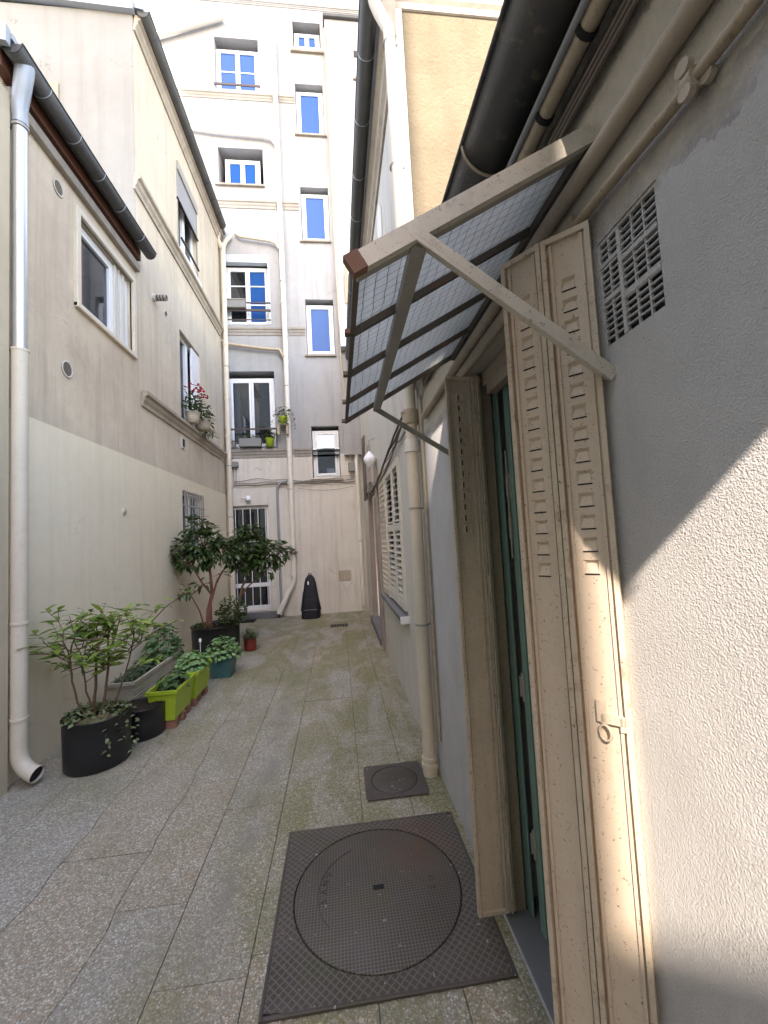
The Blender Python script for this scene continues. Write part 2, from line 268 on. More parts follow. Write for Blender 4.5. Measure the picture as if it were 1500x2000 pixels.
# ------------------------------------------------------------------ mesh helpers
OFF={}   # root offset of each object's own coordinate frame
class MB:
    def __init__(s): s.v=[]; s.f=[]; s.sm=[]
    def add(s,vs,fs,smooth=False):
        o=len(s.v); s.v+= [Vector(v) for v in vs]; s.f+=[tuple(i+o for i in f) for f in fs]; s.sm+=[smooth]*len(fs); return s
    def box(s,x0,x1,y0,y1,z0,z1,b=0):
        if x0>x1:x0,x1=x1,x0
        if y0>y1:y0,y1=y1,y0
        if z0>z1:z0,z1=z1,z0
        if b<=0 or min(x1-x0,y1-y0,z1-z0)<2.2*b:
            s.add([(x0,y0,z0),(x1,y0,z0),(x1,y1,z0),(x0,y1,z0),(x0,y0,z1),(x1,y0,z1),(x1,y1,z1),(x0,y1,z1)],
              [(0,3,2,1),(4,5,6,7),(0,1,5,4),(1,2,6,5),(2,3,7,6),(3,0,4,7)]); return s
        vs=[];idx={}
        X=(x0,x1);Y=(y0,y1);Z=(z0,z1)
        for i in (0,1):
            for j in (0,1):
                for k in (0,1):
                    sx=b if i==0 else -b; sy=b if j==0 else -b; sz=b if k==0 else -b
                    idx[i,j,k]=len(vs); vs+=[(X[i],Y[j]+sy,Z[k]+sz),(X[i]+sx,Y[j],Z[k]+sz),(X[i]+sx,Y[j]+sy,Z[k])]
        g=lambda i,j,k,a:idx[i,j,k]+a
        fs=[(g(0,0,0,0),g(0,0,1,0),g(0,1,1,0),g(0,1,0,0)),(g(1,0,0,0),g(1,1,0,0),g(1,1,1,0),g(1,0,1,0)),
            (g(0,0,0,1),g(1,0,0,1),g(1,0,1,1),g(0,0,1,1)),(g(0,1,0,1),g(0,1,1,1),g(1,1,1,1),g(1,1,0,1)),
            (g(0,0,0,2),g(0,1,0,2),g(1,1,0,2),g(1,0,0,2)),(g(0,0,1,2),g(1,0,1,2),g(1,1,1,2),g(0,1,1,2))]
        for j in (0,1):
            for k in (0,1): fs.append((g(0,j,k,1),g(1,j,k,1),g(1,j,k,2),g(0,j,k,2)))
        for i in (0,1):
            for k in (0,1): fs.append((g(i,0,k,0),g(i,1,k,0),g(i,1,k,2),g(i,0,k,2)))
            for j in (0,1): fs.append((g(i,j,0,0),g(i,j,1,0),g(i,j,1,1),g(i,j,0,1)))
        for i in (0,1):
            for j in (0,1):
                for k in (0,1): fs.append((g(i,j,k,0),g(i,j,k,1),g(i,j,k,2)))
        s.add(vs,fs); return s
    def obox(s,o,ax,ay,az,sx,sy,sz):
        """box with centre o and half sizes along unit axes"""
        o=Vector(o);ax=Vector(ax)*sx;ay=Vector(ay)*sy;az=Vector(az)*sz
        v=[o+ax*i+ay*j+az*k for k in (-1,1) for (i,j) in ((-1,-1),(1,-1),(1,1),(-1,1))]
        s.add(v,[(0,3,2,1),(4,5,6,7),(0,1,5,4),(1,2,6,5),(2,3,7,6),(3,0,4,7)]); return s
    def bar(s,a,b,w,h,up=(0,0,1)):
        a=Vector(a);b=Vector(b);d=(b-a).normalized(); r=d.cross(Vector(up)).normalized(); u=r.cross(d)
        return s.obox((a+b)/2,d,r,u,(b-a).length/2,w/2,h/2)
    def tube(s,pts,rad,n=12,caps=True,open_end=False):
        pts=[Vector(p) for p in pts]; rr=rad if isinstance(rad,(list,tuple)) else [rad]*len(pts)
        o=len(s.v); prev=None; rings=[]
        for i,p in enumerate(pts):
            d=(pts[min(i+1,len(pts)-1)]-pts[max(i-1,0)])
            if d.length<1e-9: d=Vector((0,0,1))
            d.normalize()
            if prev is None:
                a=d.cross(Vector((0,0,1)));
                if a.length<.05: a=d.cross(Vector((0,1,0)))
            else: a=prev-d*prev.dot(d)
            a.normalize(); prev=a; c=d.cross(a)
            k=1.0
            rings.append([p+(a*math.cos(t)+c*math.sin(t))*rr[i]*k for t in [2*math.pi*j/n for j in range(n)]])
        vs=[v for r in rings for v in r]; fs=[]
        for i in range(len(pts)-1):
            for j in range(n): fs.append((i*n+j,i*n+(j+1)%n,(i+1)*n+(j+1)%n,(i+1)*n+j))
        s.add(vs,fs,True)
        if caps:
            s.add(rings[0],[tuple(range(n))[::-1]])
            if not open_end: s.add(rings[-1],[tuple(range(n))])
        return s
    def lathe(s,c,prof,n=28,caps=False):
        c=Vector(c); vs=[]
        for r,z in prof:
            for j in range(n):
                t=2*math.pi*j/n; vs.append(c+Vector((r*math.cos(t),r*math.sin(t),z)))
        fs=[]
        for i in range(len(prof)-1):
            for j in range(n): fs.append((i*n+j,i*n+(j+1)%n,(i+1)*n+(j+1)%n,(i+1)*n+j))
        s.add(vs,fs,True); return s
    def disc(s,c,nrm,r,n=20,th=.006):
        c=Vector(c);nrm=Vector(nrm).normalized(); return s.tube([c-nrm*th/2,c+nrm*th/2],r,n)
    def prism(s,poly,z0,z1):
        n=len(poly); s.add([(x,y,z0) for x,y in poly]+[(x,y,z1) for x,y in poly],[tuple(range(n))[::-1],tuple(range(n,2*n))]+[(i,(i+1)%n,(i+1)%n+n,i+n) for i in range(n)]); return s
    def profile(s,prof,axis,a,b,mat=None):
        """extrude a closed 2-D profile [(u,z)] along axis 'x' or 'y' from a to b"""
        n=len(prof)
        f=(lambda u,z,t:(t,u,z)) if axis=='x' else (lambda u,z,t:(u,t,z))
        s.add([f(u,z,a) for u,z in prof]+[f(u,z,b) for u,z in prof],[tuple(range(n)),tuple(range(n,2*n))[::-1]]+[(i,i+n,(i+1)%n+n,(i+1)%n) for i in range(n)]); return s
    def wall(s,axis,c,u0,u1,z0,z1,holes,th):
        """slab wall with rectangular holes; axis 'x': plane x=c, u is y. th signed, into the building"""
        f=(lambda u,z,d:(c+d,u,z)) if axis=='x' else (lambda u,z,d:(u,c+d,z))
        us=sorted({u0,u1,*[h[0] for h in holes],*[h[1] for h in holes]}); zs=sorted({z0,z1,*[h[2] for h in holes],*[h[3] for h in holes]})
        us=[u for u in us if u0-1e-9<=u<=u1+1e-9]; zs=[z for z in zs if z0-1e-9<=z<=z1+1e-9]
        q=lambda *p: s.add(list(p),[(0,1,2,3)])
        for i in range(len(us)-1):
            for k in range(len(zs)-1):
                a,b,e,g=us[i],us[i+1],zs[k],zs[k+1]; um=(a+b)/2; zm=(e+g)/2
                if any(h[0]<um<h[1] and h[2]<zm<h[3] for h in holes): continue
                for d in (0,th): q(f(a,e,d),f(b,e,d),f(b,g,d),f(a,g,d))
        for h in list(holes)+[(u0,u1,z0,z1)]:
            a,b,e,g=h[:4]
            q(f(a,e,0),f(a,g,0),f(a,g,th),f(a,e,th)); q(f(b,e,0),f(b,g,0),f(b,g,th),f(b,e,th))
            q(f(a,e,0),f(b,e,0),f(b,e,th),f(a,e,th)); q(f(a,g,0),f(b,g,0),f(b,g,th),f(a,g,th))
        return s
    def center(s):
        xs=[v.x for v in s.v];ys=[v.y for v in s.v];zs=[v.z for v in s.v]
        return Vector(((min(xs)+max(xs))/2,(min(ys)+max(ys))/2,min(zs)))
def obj(name,mb,mat,parent=None,kind=None,label=None):
    off=OFF[parent.name] if parent else mb.center()
    me=bpy.data.meshes.new(name); me.from_pydata([v-off for v in mb.v],[],mb.f); me.update()
    me.polygons.foreach_set('use_smooth',mb.sm)
    me.materials.append(M[mat] if isinstance(mat,str) else mat)
    o=bpy.data.objects.new(name,me); scene.collection.objects.link(o)
    if parent: o.parent=parent
    else: o.location=off
    OFF[o.name]=off
    if kind: o['kind']=kind
    if label: o['label']=label
    import_fix(me); return o
def import_fix(me):
    import bmesh
    bm=bmesh.new(); bm.from_mesh(me); bmesh.ops.recalc_face_normals(bm,faces=bm.faces); bm.to_mesh(me); bm.free()
def tag(o,label,cat,group=None):
    o['label']=label; o['category']=cat
    if group: o['group']=group
    return o
def thing(name,label,cat,loc,group=None):
    o=bpy.data.objects.new(name,None); scene.collection.objects.link(o); o.location=loc; o.empty_display_size=.1
    OFF[o.name]=Vector(loc); return tag(o,label,cat,group)
def struct(name,mb,mat): return obj(name,mb,mat,None,'structure')
def arc(c,a0,a1,r,ax,ay,n=6):
    c=Vector(c);ax=Vector(ax);ay=Vector(ay)
    return [c+ax*r*math.cos(a0+(a1-a0)*i/n)+ay*r*math.sin(a0+(a1-a0)*i/n) for i in range(n+1)]
# ------------------------------------------------------------------ ground
g=MB().box(-60,60,-40,80,-.3,-.035); struct('ground',g,'joint')
pav=struct('pavement',MB().box(-2.6,.9,-3,8.6,-.034,-.018),'joint')
JX=[-2.16,-1.76,-1.38,-.98,-.68,-.37,.06,.33,.56]
jag=[0,.01,.035,.03,.004,.003,.003,.004,0]
def jx(j,y):
    if jag[j]<.005: return JX[j]
    return JX[j]+.7*jag[j]*(math.sin(y*2.3+j)+.6*math.sin(y*5.1+2*j)+.35*math.sin(y*13.7+j*3)+.2*math.sin(y*31+j))
rows={0:[-3,-1.2,.6,1.9,3.4,5.1,6.9,8.45],1:[-3,-.8,1.0,2.6,4.3,6.0,7.4,8.45],2:[-3,-1,.9,2.2,3.65,5.2,6.8,8.45],3:[-3,-.6,1.2,1.87,2.75,3.65,5.0,6.6,8.45],
 4:[-3,-.9,1.53,2.45,3.6,4.9,6.2,7.3,8.45],5:[-3,-1,.4,1.6,2.40,2.75,3.9,4.83,5.9,7.1,8.45],6:[-3,-.7,.8,2.1,2.36,2.72,3.2,4.26,5.1,6.1,7.2,8.45],7:[-3,-.7,.9,2.1,2.36,2.72,3.4,4.26,5.3,6.6,8.45]}
rs=random.Random(3)
for j in range(8):
    ys=rows[j]
    for a,b in zip(ys[:-1],ys[1:]):
        n=max(1,int((b-a)/.06)) if jag[j]>.005 or jag[j+1]>.005 else 1
        gp=.0019
        L=[(jx(j,a+gp+(b-a-2*gp)*i/n)+gp*.9,a+gp+(b-a-2*gp)*i/n) for i in range(n+1)]
        Rr=[(jx(j+1,a+gp+(b-a-2*gp)*i/n)-gp*.9,a+gp+(b-a-2*gp)*i/n) for i in range(n+1)]
        z=rs.uniform(-.0012,.0012)
        m=rs.choice(['agg_grey','agg_grey','agg_tan','agg_cool'])
        if j==2 and b<3.7: m='agg_tan'
        if j==0: m='agg_cool' if a<2 else 'agg_grey'
        obj('paving_slab',MB().prism(L+Rr[::-1],-.017,z),m,pav)
# ------------------------------------------------------------------ manholes
def ring(mb,x0,x1,y0,y1,cx,cy,r,z0,z1,n=64):
    pts=[];
    for i in range(n):
        t=2*math.pi*i/n; c,s_=math.cos(t),math.sin(t)
        k=min(((x1-cx)/c if c>1e-9 else (x0-cx)/c if c<-1e-9 else 1e9),((y1-cy)/s_ if s_>1e-9 else (y0-cy)/s_ if s_<-1e-9 else 1e9))
        pts.append(((cx+c*k,cy+s_*k),(cx+c*r,cy+s_*r)))
    vs=[];fs=[]
    for (o,i_) in pts: vs+=[(*o,z0),(*o,z1),(*i_,z1),(*i_,z0)]
    for i in range(n):
        a=4*i;b=4*((i+1)%n); fs+=[(a,b,b+1,a+1),(a+1,b+1,b+2,a+2),(a+2,b+2,b+3,a+3)]
    mb.add(vs,fs)
mh=thing('manhole_cover','large dark cast iron manhole cover with round grid lid in a square diamond plate frame','manhole cover',(.105,1.79,0))
m=MB(); ring(m,-.295,.505,1.39,2.18,.098,1.79,.343,.001,.011); obj('frame',m,'iron_diamond',mh)
obj('edging',MB().box(-.307,-.295,1.378,2.192,.001,.0125,.002).box(.505,.517,1.378,2.192,.001,.0125,.002).box(-.295,.505,1.378,1.39,.001,.0125,.002).box(-.295,.505,2.18,2.192,.001,.0125,.002),'iron_plain',mh)
obj('groove',MB().disc((.098,1.79,.004),(0,0,1),.343,48,.003),'mat_black',mh)
lid=obj('lid',MB().lathe((.098,1.79,0),[(0,.0125),(.333,.0125),(.337,.010),(.337,.006)],64),'iron_square',mh)
obj('lifting_hole',MB().box(.078,.122,1.780,1.802,.0125,.0145,.001),'mat_black',lid)
m=MB(); 
for t in range(12,25): pass
arcp=[(.098+.245*math.cos(R(a)),1.79+.245*math.sin(R(a)),.0128) for a in range(115,222,6)]
obj('raised_rim',MB().tube(arcp,.0022,6),'iron_plain',lid)
def letter(txt,x,y,rot,size,par,z=.0135):
    cu=bpy.data.curves.new('letter','FONT'); cu.body=txt; cu.size=size; cu.extrude=.0012; cu.align_x='CENTER'; cu.align_y='CENTER'
    tmp=bpy.data.objects.new('letter_tmp',cu); scene.collection.objects.link(tmp); bpy.context.view_layer.update()
    me=bpy.data.meshes.new_from_object(tmp.evaluated_get(bpy.context.evaluated_depsgraph_get())); bpy.data.objects.remove(tmp); bpy.data.curves.remove(cu)
    me.materials.clear(); me.materials.append(M['iron_plain'])
    o=bpy.data.objects.new('letter',me); scene.collection.objects.link(o); o.parent=par
    o.location=Vector((x,y,z))-OFF[par.name]; o.rotation_euler=(0,0,rot)
for ch,a in (('S',188),('A',176),('N',165),('V',154)):
    letter(ch,.098+.222*math.cos(R(a)),1.79+.222*math.sin(R(a)),R(a-90),.038,lid)
for ch,a in (('D',2),('S',-10)):
    letter(ch,.098+.222*math.cos(R(a)),1.79+.222*math.sin(R(a)),R(a-90),.038,lid)
sm=thing('manhole_cover','small mossy square access cover with round lid beside the right downpipe','manhole cover',(.27,2.54,0))
m=MB(); ring(m,.09,.448,2.365,2.705,.268,2.535,.138,.001,.009,48); obj('frame',m,'iron_plain',sm)
obj('groove',MB().disc((.268,2.535,.0035),(0,0,1),.138,40,.003),'mat_black',sm)
l2=obj('lid',MB().lathe((.268,2.535,0),[(0,.010),(.131,.010),(.134,.008),(.134,.005)],48),'iron_plain',sm)
obj('knob',MB().lathe((.268,2.535,0),[(0,.014),(.014,.014),(.018,.0101)],16),'iron_plain',l2)
dr=thing('drain_grate','small dark floor drain grate near the back wall','drain',(-.06,7.12,0))
obj('frame',MB().box(-.20,.10,7.02,7.22,.001,.009,.002),'iron_plain',dr)
for i in range(6): obj('slot',MB().box(-.185+i*.047,-.155+i*.047,7.05,7.19,.0092,.011),'mat_black',dr)
# ------------------------------------------------------------------ generic building parts
def window(parent,X0,X1,Z0,Z1,Y,kind='double',glass='glass',fmat='white_frame',rec=.16,bars=1,curtain=False,fw=.055):
    """window set in a wall facing -Y (plane y=Y), recessed"""
    y=Y+rec; wn=MB(); t=.06
    wn.box(X0,X0+fw,y,y+t,Z0,Z1,.004).box(X1-fw,X1,y,y+t,Z0,Z1,.004).box(X0+fw,X1-fw,y,y+t,Z1-fw,Z1,.004).box(X0+fw,X1-fw,y,y+t,Z0,Z0+fw*.8,.004)
    w_=obj('window',wn,fmat,parent)
    cols=[(X0+fw,X1-fw)] if kind=='single' else [(X0+fw,(X0+X1)/2-.004),((X0+X1)/2+.004,X1-fw)]
    for a,b in cols:
        s=.042; sb=MB(); z0=Z0+fw*.8; z1=Z1-fw
        sb.box(a,a+s,y-.018,y+.03,z0,z1,.005).box(b-s,b,y-.018,y+.03,z0,z1,.005).box(a+s,b-s,y-.018,y+.03,z1-s,z1,.005).box(a+s,b-s,y-.018,y+.03,z0,z0+s*1.3,.005)
        for k in range(bars):
            zz=z0+(z1-z0)*(k+1)/(bars+1) if bars!=2 else z0+(z1-z0)*(.36,.70)[k]
            if kind!='single': sb.box(a+s,b-s,y-.008,y+.02,zz-.012,zz+.012,.003)
        obj('sash',sb,fmat,w_)
        obj('pane',MB().box(a+s*.7,b-s*.7,y+.004,y+.010,z0+s*.7,z1-s*.7),('glass_painted_sky' if (rec==.12 and a>X0+.3 and Z0>5 and glass=='glass') else glass),w_)
    rm=MB(); d=1.2
    for p in ([(X0,y+t,Z0),(X1,y+t,Z0),(X1,y+d,Z0),(X0,y+d,Z0)],[(X0,y+t,Z1),(X1,y+t,Z1),(X1,y+d,Z1),(X0,y+d,Z1)],[(X0,y+t,Z0),(X0,y+t,Z1),(X0,y+d,Z1),(X0,y+d,Z0)],[(X1,y+t,Z0),(X1,y+t,Z1),(X1,y+d,Z1),(X1,y+d,Z0)],[(X0,y+d,Z0),(X1,y+d,Z0),(X1,y+d,Z1),(X0,y+d,Z1)]): rm.add(p,[(0,1,2,3)])
    obj('room',rm,'room',w_)
    if curtain:
        for (a,b) in curtain:
            c=MB(); n=26; vs=[];
            for i in range(n+1):
                x=a+(b-a)*i/n; yy=y+.12+.02*math.sin(i*1.9)+.01*math.sin(i*4.1)
                vs+=[(x,yy,Z0+.05),(x+.01*math.sin(i),yy,Z1-.05)]
            c.add(vs,[(2*i,2*i+2,2*i+3,2*i+1) for i in range(n)],True); obj('curtain',c,'curtain',w_)
    return w_
def cornice_x(z,proj=.07,h=.16):   # profile facing -Y at plane Y (u=y)
    return lambda Y:[(Y+.0,z),(Y-.25*proj,z),(Y-.3*proj,z+h*.25),(Y-.6*proj,z+h*.4),(Y-.65*proj,z+h*.6),(Y-proj,z+h*.68),(Y-proj,z+h*.92),(Y,z+h)]
# ------------------------------------------------------------------ back building
YB=8.4
EB=thing('apartment_building','tall white plastered apartment building closing the back of the yard','building',(-1,YB,0))
cw=[(-2.14,-1.24,11.07,12.24),(-2.13,-1.22,8.95,9.75),(-2.10,-1.17,5.92,7.40),(-2.12,-1.15,3.36,4.95)]
cn=[(-.49,.10,12.17,12.75),(-.49,.10,10.16,11.30),(-.47,.115,7.77,8.95),(-.465,.115,5.30,6.48),(-.45,.11,2.72,3.79)]
holes=cw+cn
m=MB().wall('y',YB,-5,4.5,3.2,14.8,holes,.5); obj('wall',m,'plaster_white',EB)
m=MB().wall('y',YB-.012,-2.6,.6,-.02,3.2,[(-2.09,-1.355,.16,2.21),(-.45,.11,2.72,3.3)],.5)
obj('ground_floor_wall',m,'plaster_ground',EB)
obj('side_wall',MB().box(-5,-4.6,YB+.5,18,0,14.8).box(4.1,4.5,YB+.5,18,0,14.8).box(-5,4.5,17.6,18,0,14.8),'plaster_white',EB)
obj('roof',MB().box(-5.1,4.6,YB-.15,18.1,14.8,15.0),'zinc',EB)
for z,h,pj in ((10.83,.15,.05),(8.42,.18,.055),(5.70,.17,.055),(3.17,.18,.055),(13.05,.08,.04)):
    segs=[(-5,-.98),(-.84,-.515)] if z<13 else [(-5,4.4)]
    if z<4: segs=[(-2.15,-.94),(-.80,-.475)]
    if 5<z<6: segs=[(-5,-.95),(-.81,-.49)]
    for a,b in segs: obj('string_course',MB().profile(cornice_x(z,pj,h)(YB-.013 if z<4 else YB),'x',a,b),'band' if z<13 else 'plaster_white',EB)
window(EB,-2.14,-1.24,11.07,12.1,YB,'double','glass_painted_sky',rec=.11,bars=1,curtain=[(-1.62,-1.32)])
window(EB,-2.02,-1.30,8.97,9.60,YB,'double','glass_painted_sky',rec=.12,bars=0)
window(EB,-2.08,-1.19,5.94,7.22,YB,'double','glass',rec=.12,bars=2)
window(EB,-2.10,-1.17,3.38,4.85,YB,'double','glass',rec=.12,bars=0,curtain=[(-2.03,-1.88)],fw=.06)
window(EB,-.47,.08,12.2,12.62,YB,'double','glass_painted_sky',rec=.11,bars=0)
for a,b,c,d in cn[1:]: window(EB,a+.01,b-.01,c+.01,d-.07,YB,'single','glass_painted_sky' if c>5 else 'glass',rec=.10,bars=0,fw=.05)
for a,b,z in ((-2.2,-1.2,8.93),(-.52,.13,7.75),(-.51,.13,5.28),(-.53,.14,10.13),(-.55,.16,12.05),(-.5,.16,2.69)): obj('sill',MB().box(a,b,YB-.05,YB+.1,z-.035,z+.005,.004),'sill_stone',EB)
# roller shutter box over the third floor window
m=MB().box(-2.1,-1.17,YB-.02,YB+.1,7.24,7.41,.005); obj('roller_box',m,'alu',EB)
obj('shutter_guide',MB().box(-2.1,-2.065,YB-.012,YB+.08,5.93,7.24,.003),'alu',EB); obj('shutter_guide',MB().box(-1.205,-1.17,YB-.012,YB+.08,5.93,7.24,.003),'alu',EB)
def railing(X0,X1,zs,Y,par,bal=False):
    r=MB()
    for z,t in zs: r.box(X0,X1,Y-.02,Y,z-t/2,z+t/2,.003)
    obj('guard_rail',r,'dark_rail',par)
railing(-2.16,-1.22,[(11.14,.05)],YB-.02,EB); railing(-2.1,-1.17,[(6.38,.03),(6.22,.05),(6.02,.02)],YB-.01,EB); railing(-2.13,-1.13,[(3.74,.035)],YB-.06,EB)
obj('guard_rail',MB().box(-2.13,-2.115,YB-.07,YB-.05,3.36,3.74).box(-1.145,-1.13,YB-.07,YB-.05,3.36,3.74).box(-2.13,-1.13,YB-.07,YB-.055,3.355,3.37),'dark_rail',EB)
# barred ground floor opening
gd=obj('barred_door',MB().box(-2.09,-2.05,YB+.05,YB+.11,.16,2.21,.003).box(-1.41,-1.355,YB+.05,YB+.11,.16,2.21,.003).box(-2.05,-1.41,YB+.05,YB+.11,2.15,2.21,.003).box(-2.05,-1.41,YB+.05,YB+.11,.16,.24,.003).box(-2.05,-1.41,YB+.06,YB+.10,.60,.68,.003),'white_paint',EB)
obj('pane',MB().box(-2.05,-1.41,YB+.075,YB+.082,.68,2.15),'glass',gd); obj('pane',MB().box(-2.05,-1.41,YB+.075,YB+.082,.24,.60),'glass',gd)
for i in range(5): obj('bar',MB().tube([(-2.0+i*.145,YB-.0,.17),(-2.0+i*.145,YB-.0,2.19)],.008,8),'white_paint',gd)
for z in (.64,1.5): obj('bar',MB().box(-2.08,-1.36,YB-.004,YB+.004,z-.008,z+.008),'white_paint',gd)
rm=MB().box(-2.3,-1.2,YB+.5,YB+1.6,0,2.5); 
obj('room',MB().add([(-2.2,YB+.49,0),(-1.2,YB+.49,0),(-1.2,YB+1.4,0),(-2.2,YB+1.4,0),(-2.2,YB+.49,2.4),(-1.2,YB+.49,2.4),(-1.2,YB+1.4,2.4),(-2.2,YB+1.4,2.4)],[(0,1,2,3),(4,5,6,7),(0,3,7,4),(1,2,6,5),(2,3,7,6)]),'room',gd)
obj('door_surround',MB().box(-1.355,-1.19,YB-.045,YB-.014,.05,2.55,.005).box(-2.13,-1.355,YB-.045,YB-.014,2.21,2.55,.005),'plaster_c',EB)
obj('door_step',MB().box(-2.12,-1.2,YB-.12,YB+.05,-.01,.13,.01),'slate_step',EB)
# projecting lift shaft on the right of the back facade
obj('shaft',MB().wall('y',YB-.16,.20,3.2,3.15,12.66,[(.80,1.5,11.33,11.98)],.155),'plaster_white',EB)
obj('shaft_cap',MB().box(.17,3.3,YB-.22,YB-.0,12.66,12.74,.01),'gutter',EB)
window(EB,.80,1.5,11.33,11.9,YB-.16,'double','glass_painted_sky',rec=.07,bars=0)
obj('sill',MB().box(.76,1.55,YB-.2,YB-.1,11.28,11.33,.004),'sill_stone',EB)
# peeling strip on the shaft
pp=[(.34,6.9),(.50,6.95),(.53,7.7),(.50,8.3),(.56,8.9),(.57,9.35),(.38,9.4),(.36,8.6),(.40,8.0),(.33,7.4)]
m=MB(); n=len(pp); m.add([(x,YB-.163,z) for x,z in pp]+[(x,YB-.170,z) for x,z in pp],[tuple(range(n)),tuple(range(n,2*n))]+[(i,(i+1)%n,(i+1)%n+n,i+n) for i in range(n)])
obj('peeling_patch',m,'plaster_c',EB)
obj('timber_post',MB().box(.36,.44,YB-.18,YB-.161,6.3,7.1,.005),'old_wood',EB)
obj('repair_patch',MB().box(-.02,.22,YB-.022,YB-.0125,.62,.83,.003),'moulding',EB)
for x0,z0,x1,z1 in ((0,.72,.12,.38),(.12,.38,.2,.2),(.22,.8,.24,.6),(.24,.6,.12,.42)):
    obj('wall_crack',MB().bar((x0,YB-.0135,z0),(x1,YB-.0135,z1),.003,.006,(0,1,0)),'cable',EB)
# pipes of the back building
def pipe(name,label,pts,rad,mat,collars=(),cr=1.18,ch=.05,brk=(),cat='pipe',group=None,nn=14,colmat=None):
    base=Vector(pts[-1]); t=thing(name,label,cat,(base.x,base.y,min(Vector(p).z for p in pts)),group)
    obj('tube',MB().tube(pts,rad,nn),mat,t)
    for c in collars:
        c=Vector(c); d=Vector((0,0,1)); obj('collar',MB().tube([c-d*ch/2,c+d*ch/2],rad*cr,nn),colmat or mat,t)
    for c in brk:
        c=Vector(c); obj('bracket',MB().tube([c-Vector((0,0,.008)),c+Vector((0,0,.008))],rad*1.1,nn),'steel_grey',t)
    return t
P=YB-.085
main=pipe('drain_pipe','tall main cream drainpipe down the middle of the back facade ending in an elbow',[(-.90,P,12.15),(-.89,P,.78),(-.90,P,.70),(-.94,P-.01,.60),(-1.0,P-.03,.50),(-1.16,P-.10,.16),(-1.19,P-.115,.08)],.052,'pipe_white',
 collars=[(-.90,P,z) for z in (11.9,9.95,7.65,6.35,5.25,3.5,2.62,.80)],brk=[(-.90,P,z) for z in (10.9,8.6,6.8,4.6,2.5,1.3)])
obj('branch',MB().tube([(-2.9,P+.02,10.10),(-2.2,P+.02,10.02),(-1.2,P+.02,9.97),(-1.02,P+.01,9.93),(-.93,P,9.80)],.035,10),'pipe_white',main)
obj('branch',MB().tube([(-1.80,P+.07,7.86),(-1.80,P+.0,7.80),(-1.72,P,7.75),(-1.15,P,7.68),(-1.0,P,7.62),(-.93,P,7.50)],.034,10),'pipe_cream',main)
obj('branch',MB().tube([(-2.22,P-.02,5.56),(-2.0,P-.01,5.48),(-1.85,P,5.45),(-1.3,P,5.38),(-1.02,P,5.36),(-.93,P,5.20)],.033,10),'pipe_tan',main)
obj('broken_vent',MB().tube([(-.90,P,12.1),(-.93,P,12.35),(-1.02,P+.03,12.62)],[.045,.03,.012],8),'pipe_cream',main)
cor=pipe('drain_pipe','cream drainpipe with forked top in the left back corner',[(-2.06,P-.03,7.55),(-2.06,P-.03,.95),(-2.05,P-.03,.05)],.05,'pipe_cream',collars=[(-2.06,P-.03,z) for z in (7.45,6.6,5.45,4.35,3.6,2.6,1.05,.8)],brk=[(-2.06,P-.03,z) for z in (5.0,2.0,3.0)])
obj('branch',MB().tube([(-2.07,P-.12,7.98),(-2.1,P-.10,7.85),(-2.15,P-.06,7.65),(-2.08,P-.03,7.45)],.045,10),'pipe_cream',cor)
obj('branch',MB().tube([(-1.92,P+.05,7.76),(-1.93,P,7.72),(-2.0,P-.02,7.62),(-2.06,P-.03,7.45)],.04,10),'pipe_cream',cor)
pipe('drain_pipe','slim cream drainpipe in the right back corner beside the brown doorway',[(.44,P-.02,3.35),(.44,P-.02,.12)],.042,'pipe_white',collars=[(.44,P-.02,z) for z in (2.15,.7,.45)],brk=[(.44,P-.02,1.4)])
pipe('vent_pipe','short sloping cream pipe stub high on the left of the back facade',[(-3.4,P,12.0),(-2.0,P,12.58),(-1.95,P,12.62)],.06,'pipe_white')
pipe('conduit','grey conduit bent round the barred doorway of the back building',[(-.95,P+.03,2.68),(-1.10,P+.03,2.64),(-1.16,P+.03,2.56),(-1.165,P+.03,2.4),(-1.165,P+.03,.08)],.025,'conduit_grey')
pipe('conduit','dark stack of conduits climbing the corner of the lift shaft',[(.20,YB-.19,12.4),(.205,YB-.19,7.0),(.22,YB-.19,5.2),(.30,YB-.1,3.3),(.32,YB-.06,2.75)],.016,'pipe_tan')
t=tag(obj('junction_box',MB().box(.22,.46,YB-.36,YB-.165,5.30,5.86,.01),'alu'),'pale blue metal box fixed low on the lift shaft','junction box')
t=thing('junction_box','dark green grey junction box above the barred doorway','junction box',(-1.97,YB-.07,2.96))
obj('case',MB().box(-2.04,-1.90,YB-.10,YB-.02,2.98,3.09,.008),'grey_box',t); obj('cable',MB().tube([(-2.0,YB-.03,2.98),(-2.0,YB-.03,2.6)],.006,6),'cable',t); obj('cable',MB().tube([(-1.95,YB-.03,2.98),(-1.96,YB-.03,2.62)],.006,6),'cable',t)
tag(obj('junction_box',MB().box(.27,.42,YB-.12,YB-.015,2.82,3.0,.006),'grey_box'),'small grey junction box beside the lowest narrow window','junction box')
lp=thing('wall_lamp','small white wall lamp over the barred doorway','lamp',(-1.7,YB-.06,2.3))
obj('arm',MB().tube([(-1.86,YB-.015,2.36),(-1.86,YB-.1,2.36),(-1.75,YB-.12,2.36)],.008,8).disc((-1.86,YB-.02,2.37),(0,1,0),.035,12,.02),'white_paint',lp)
obj('shade',MB().lathe((-1.72,YB-.12,2.30),[(.0,.10),(.03,.10),(.045,.05),(.05,0),(.045,.0)],16),'lamp_white',lp)
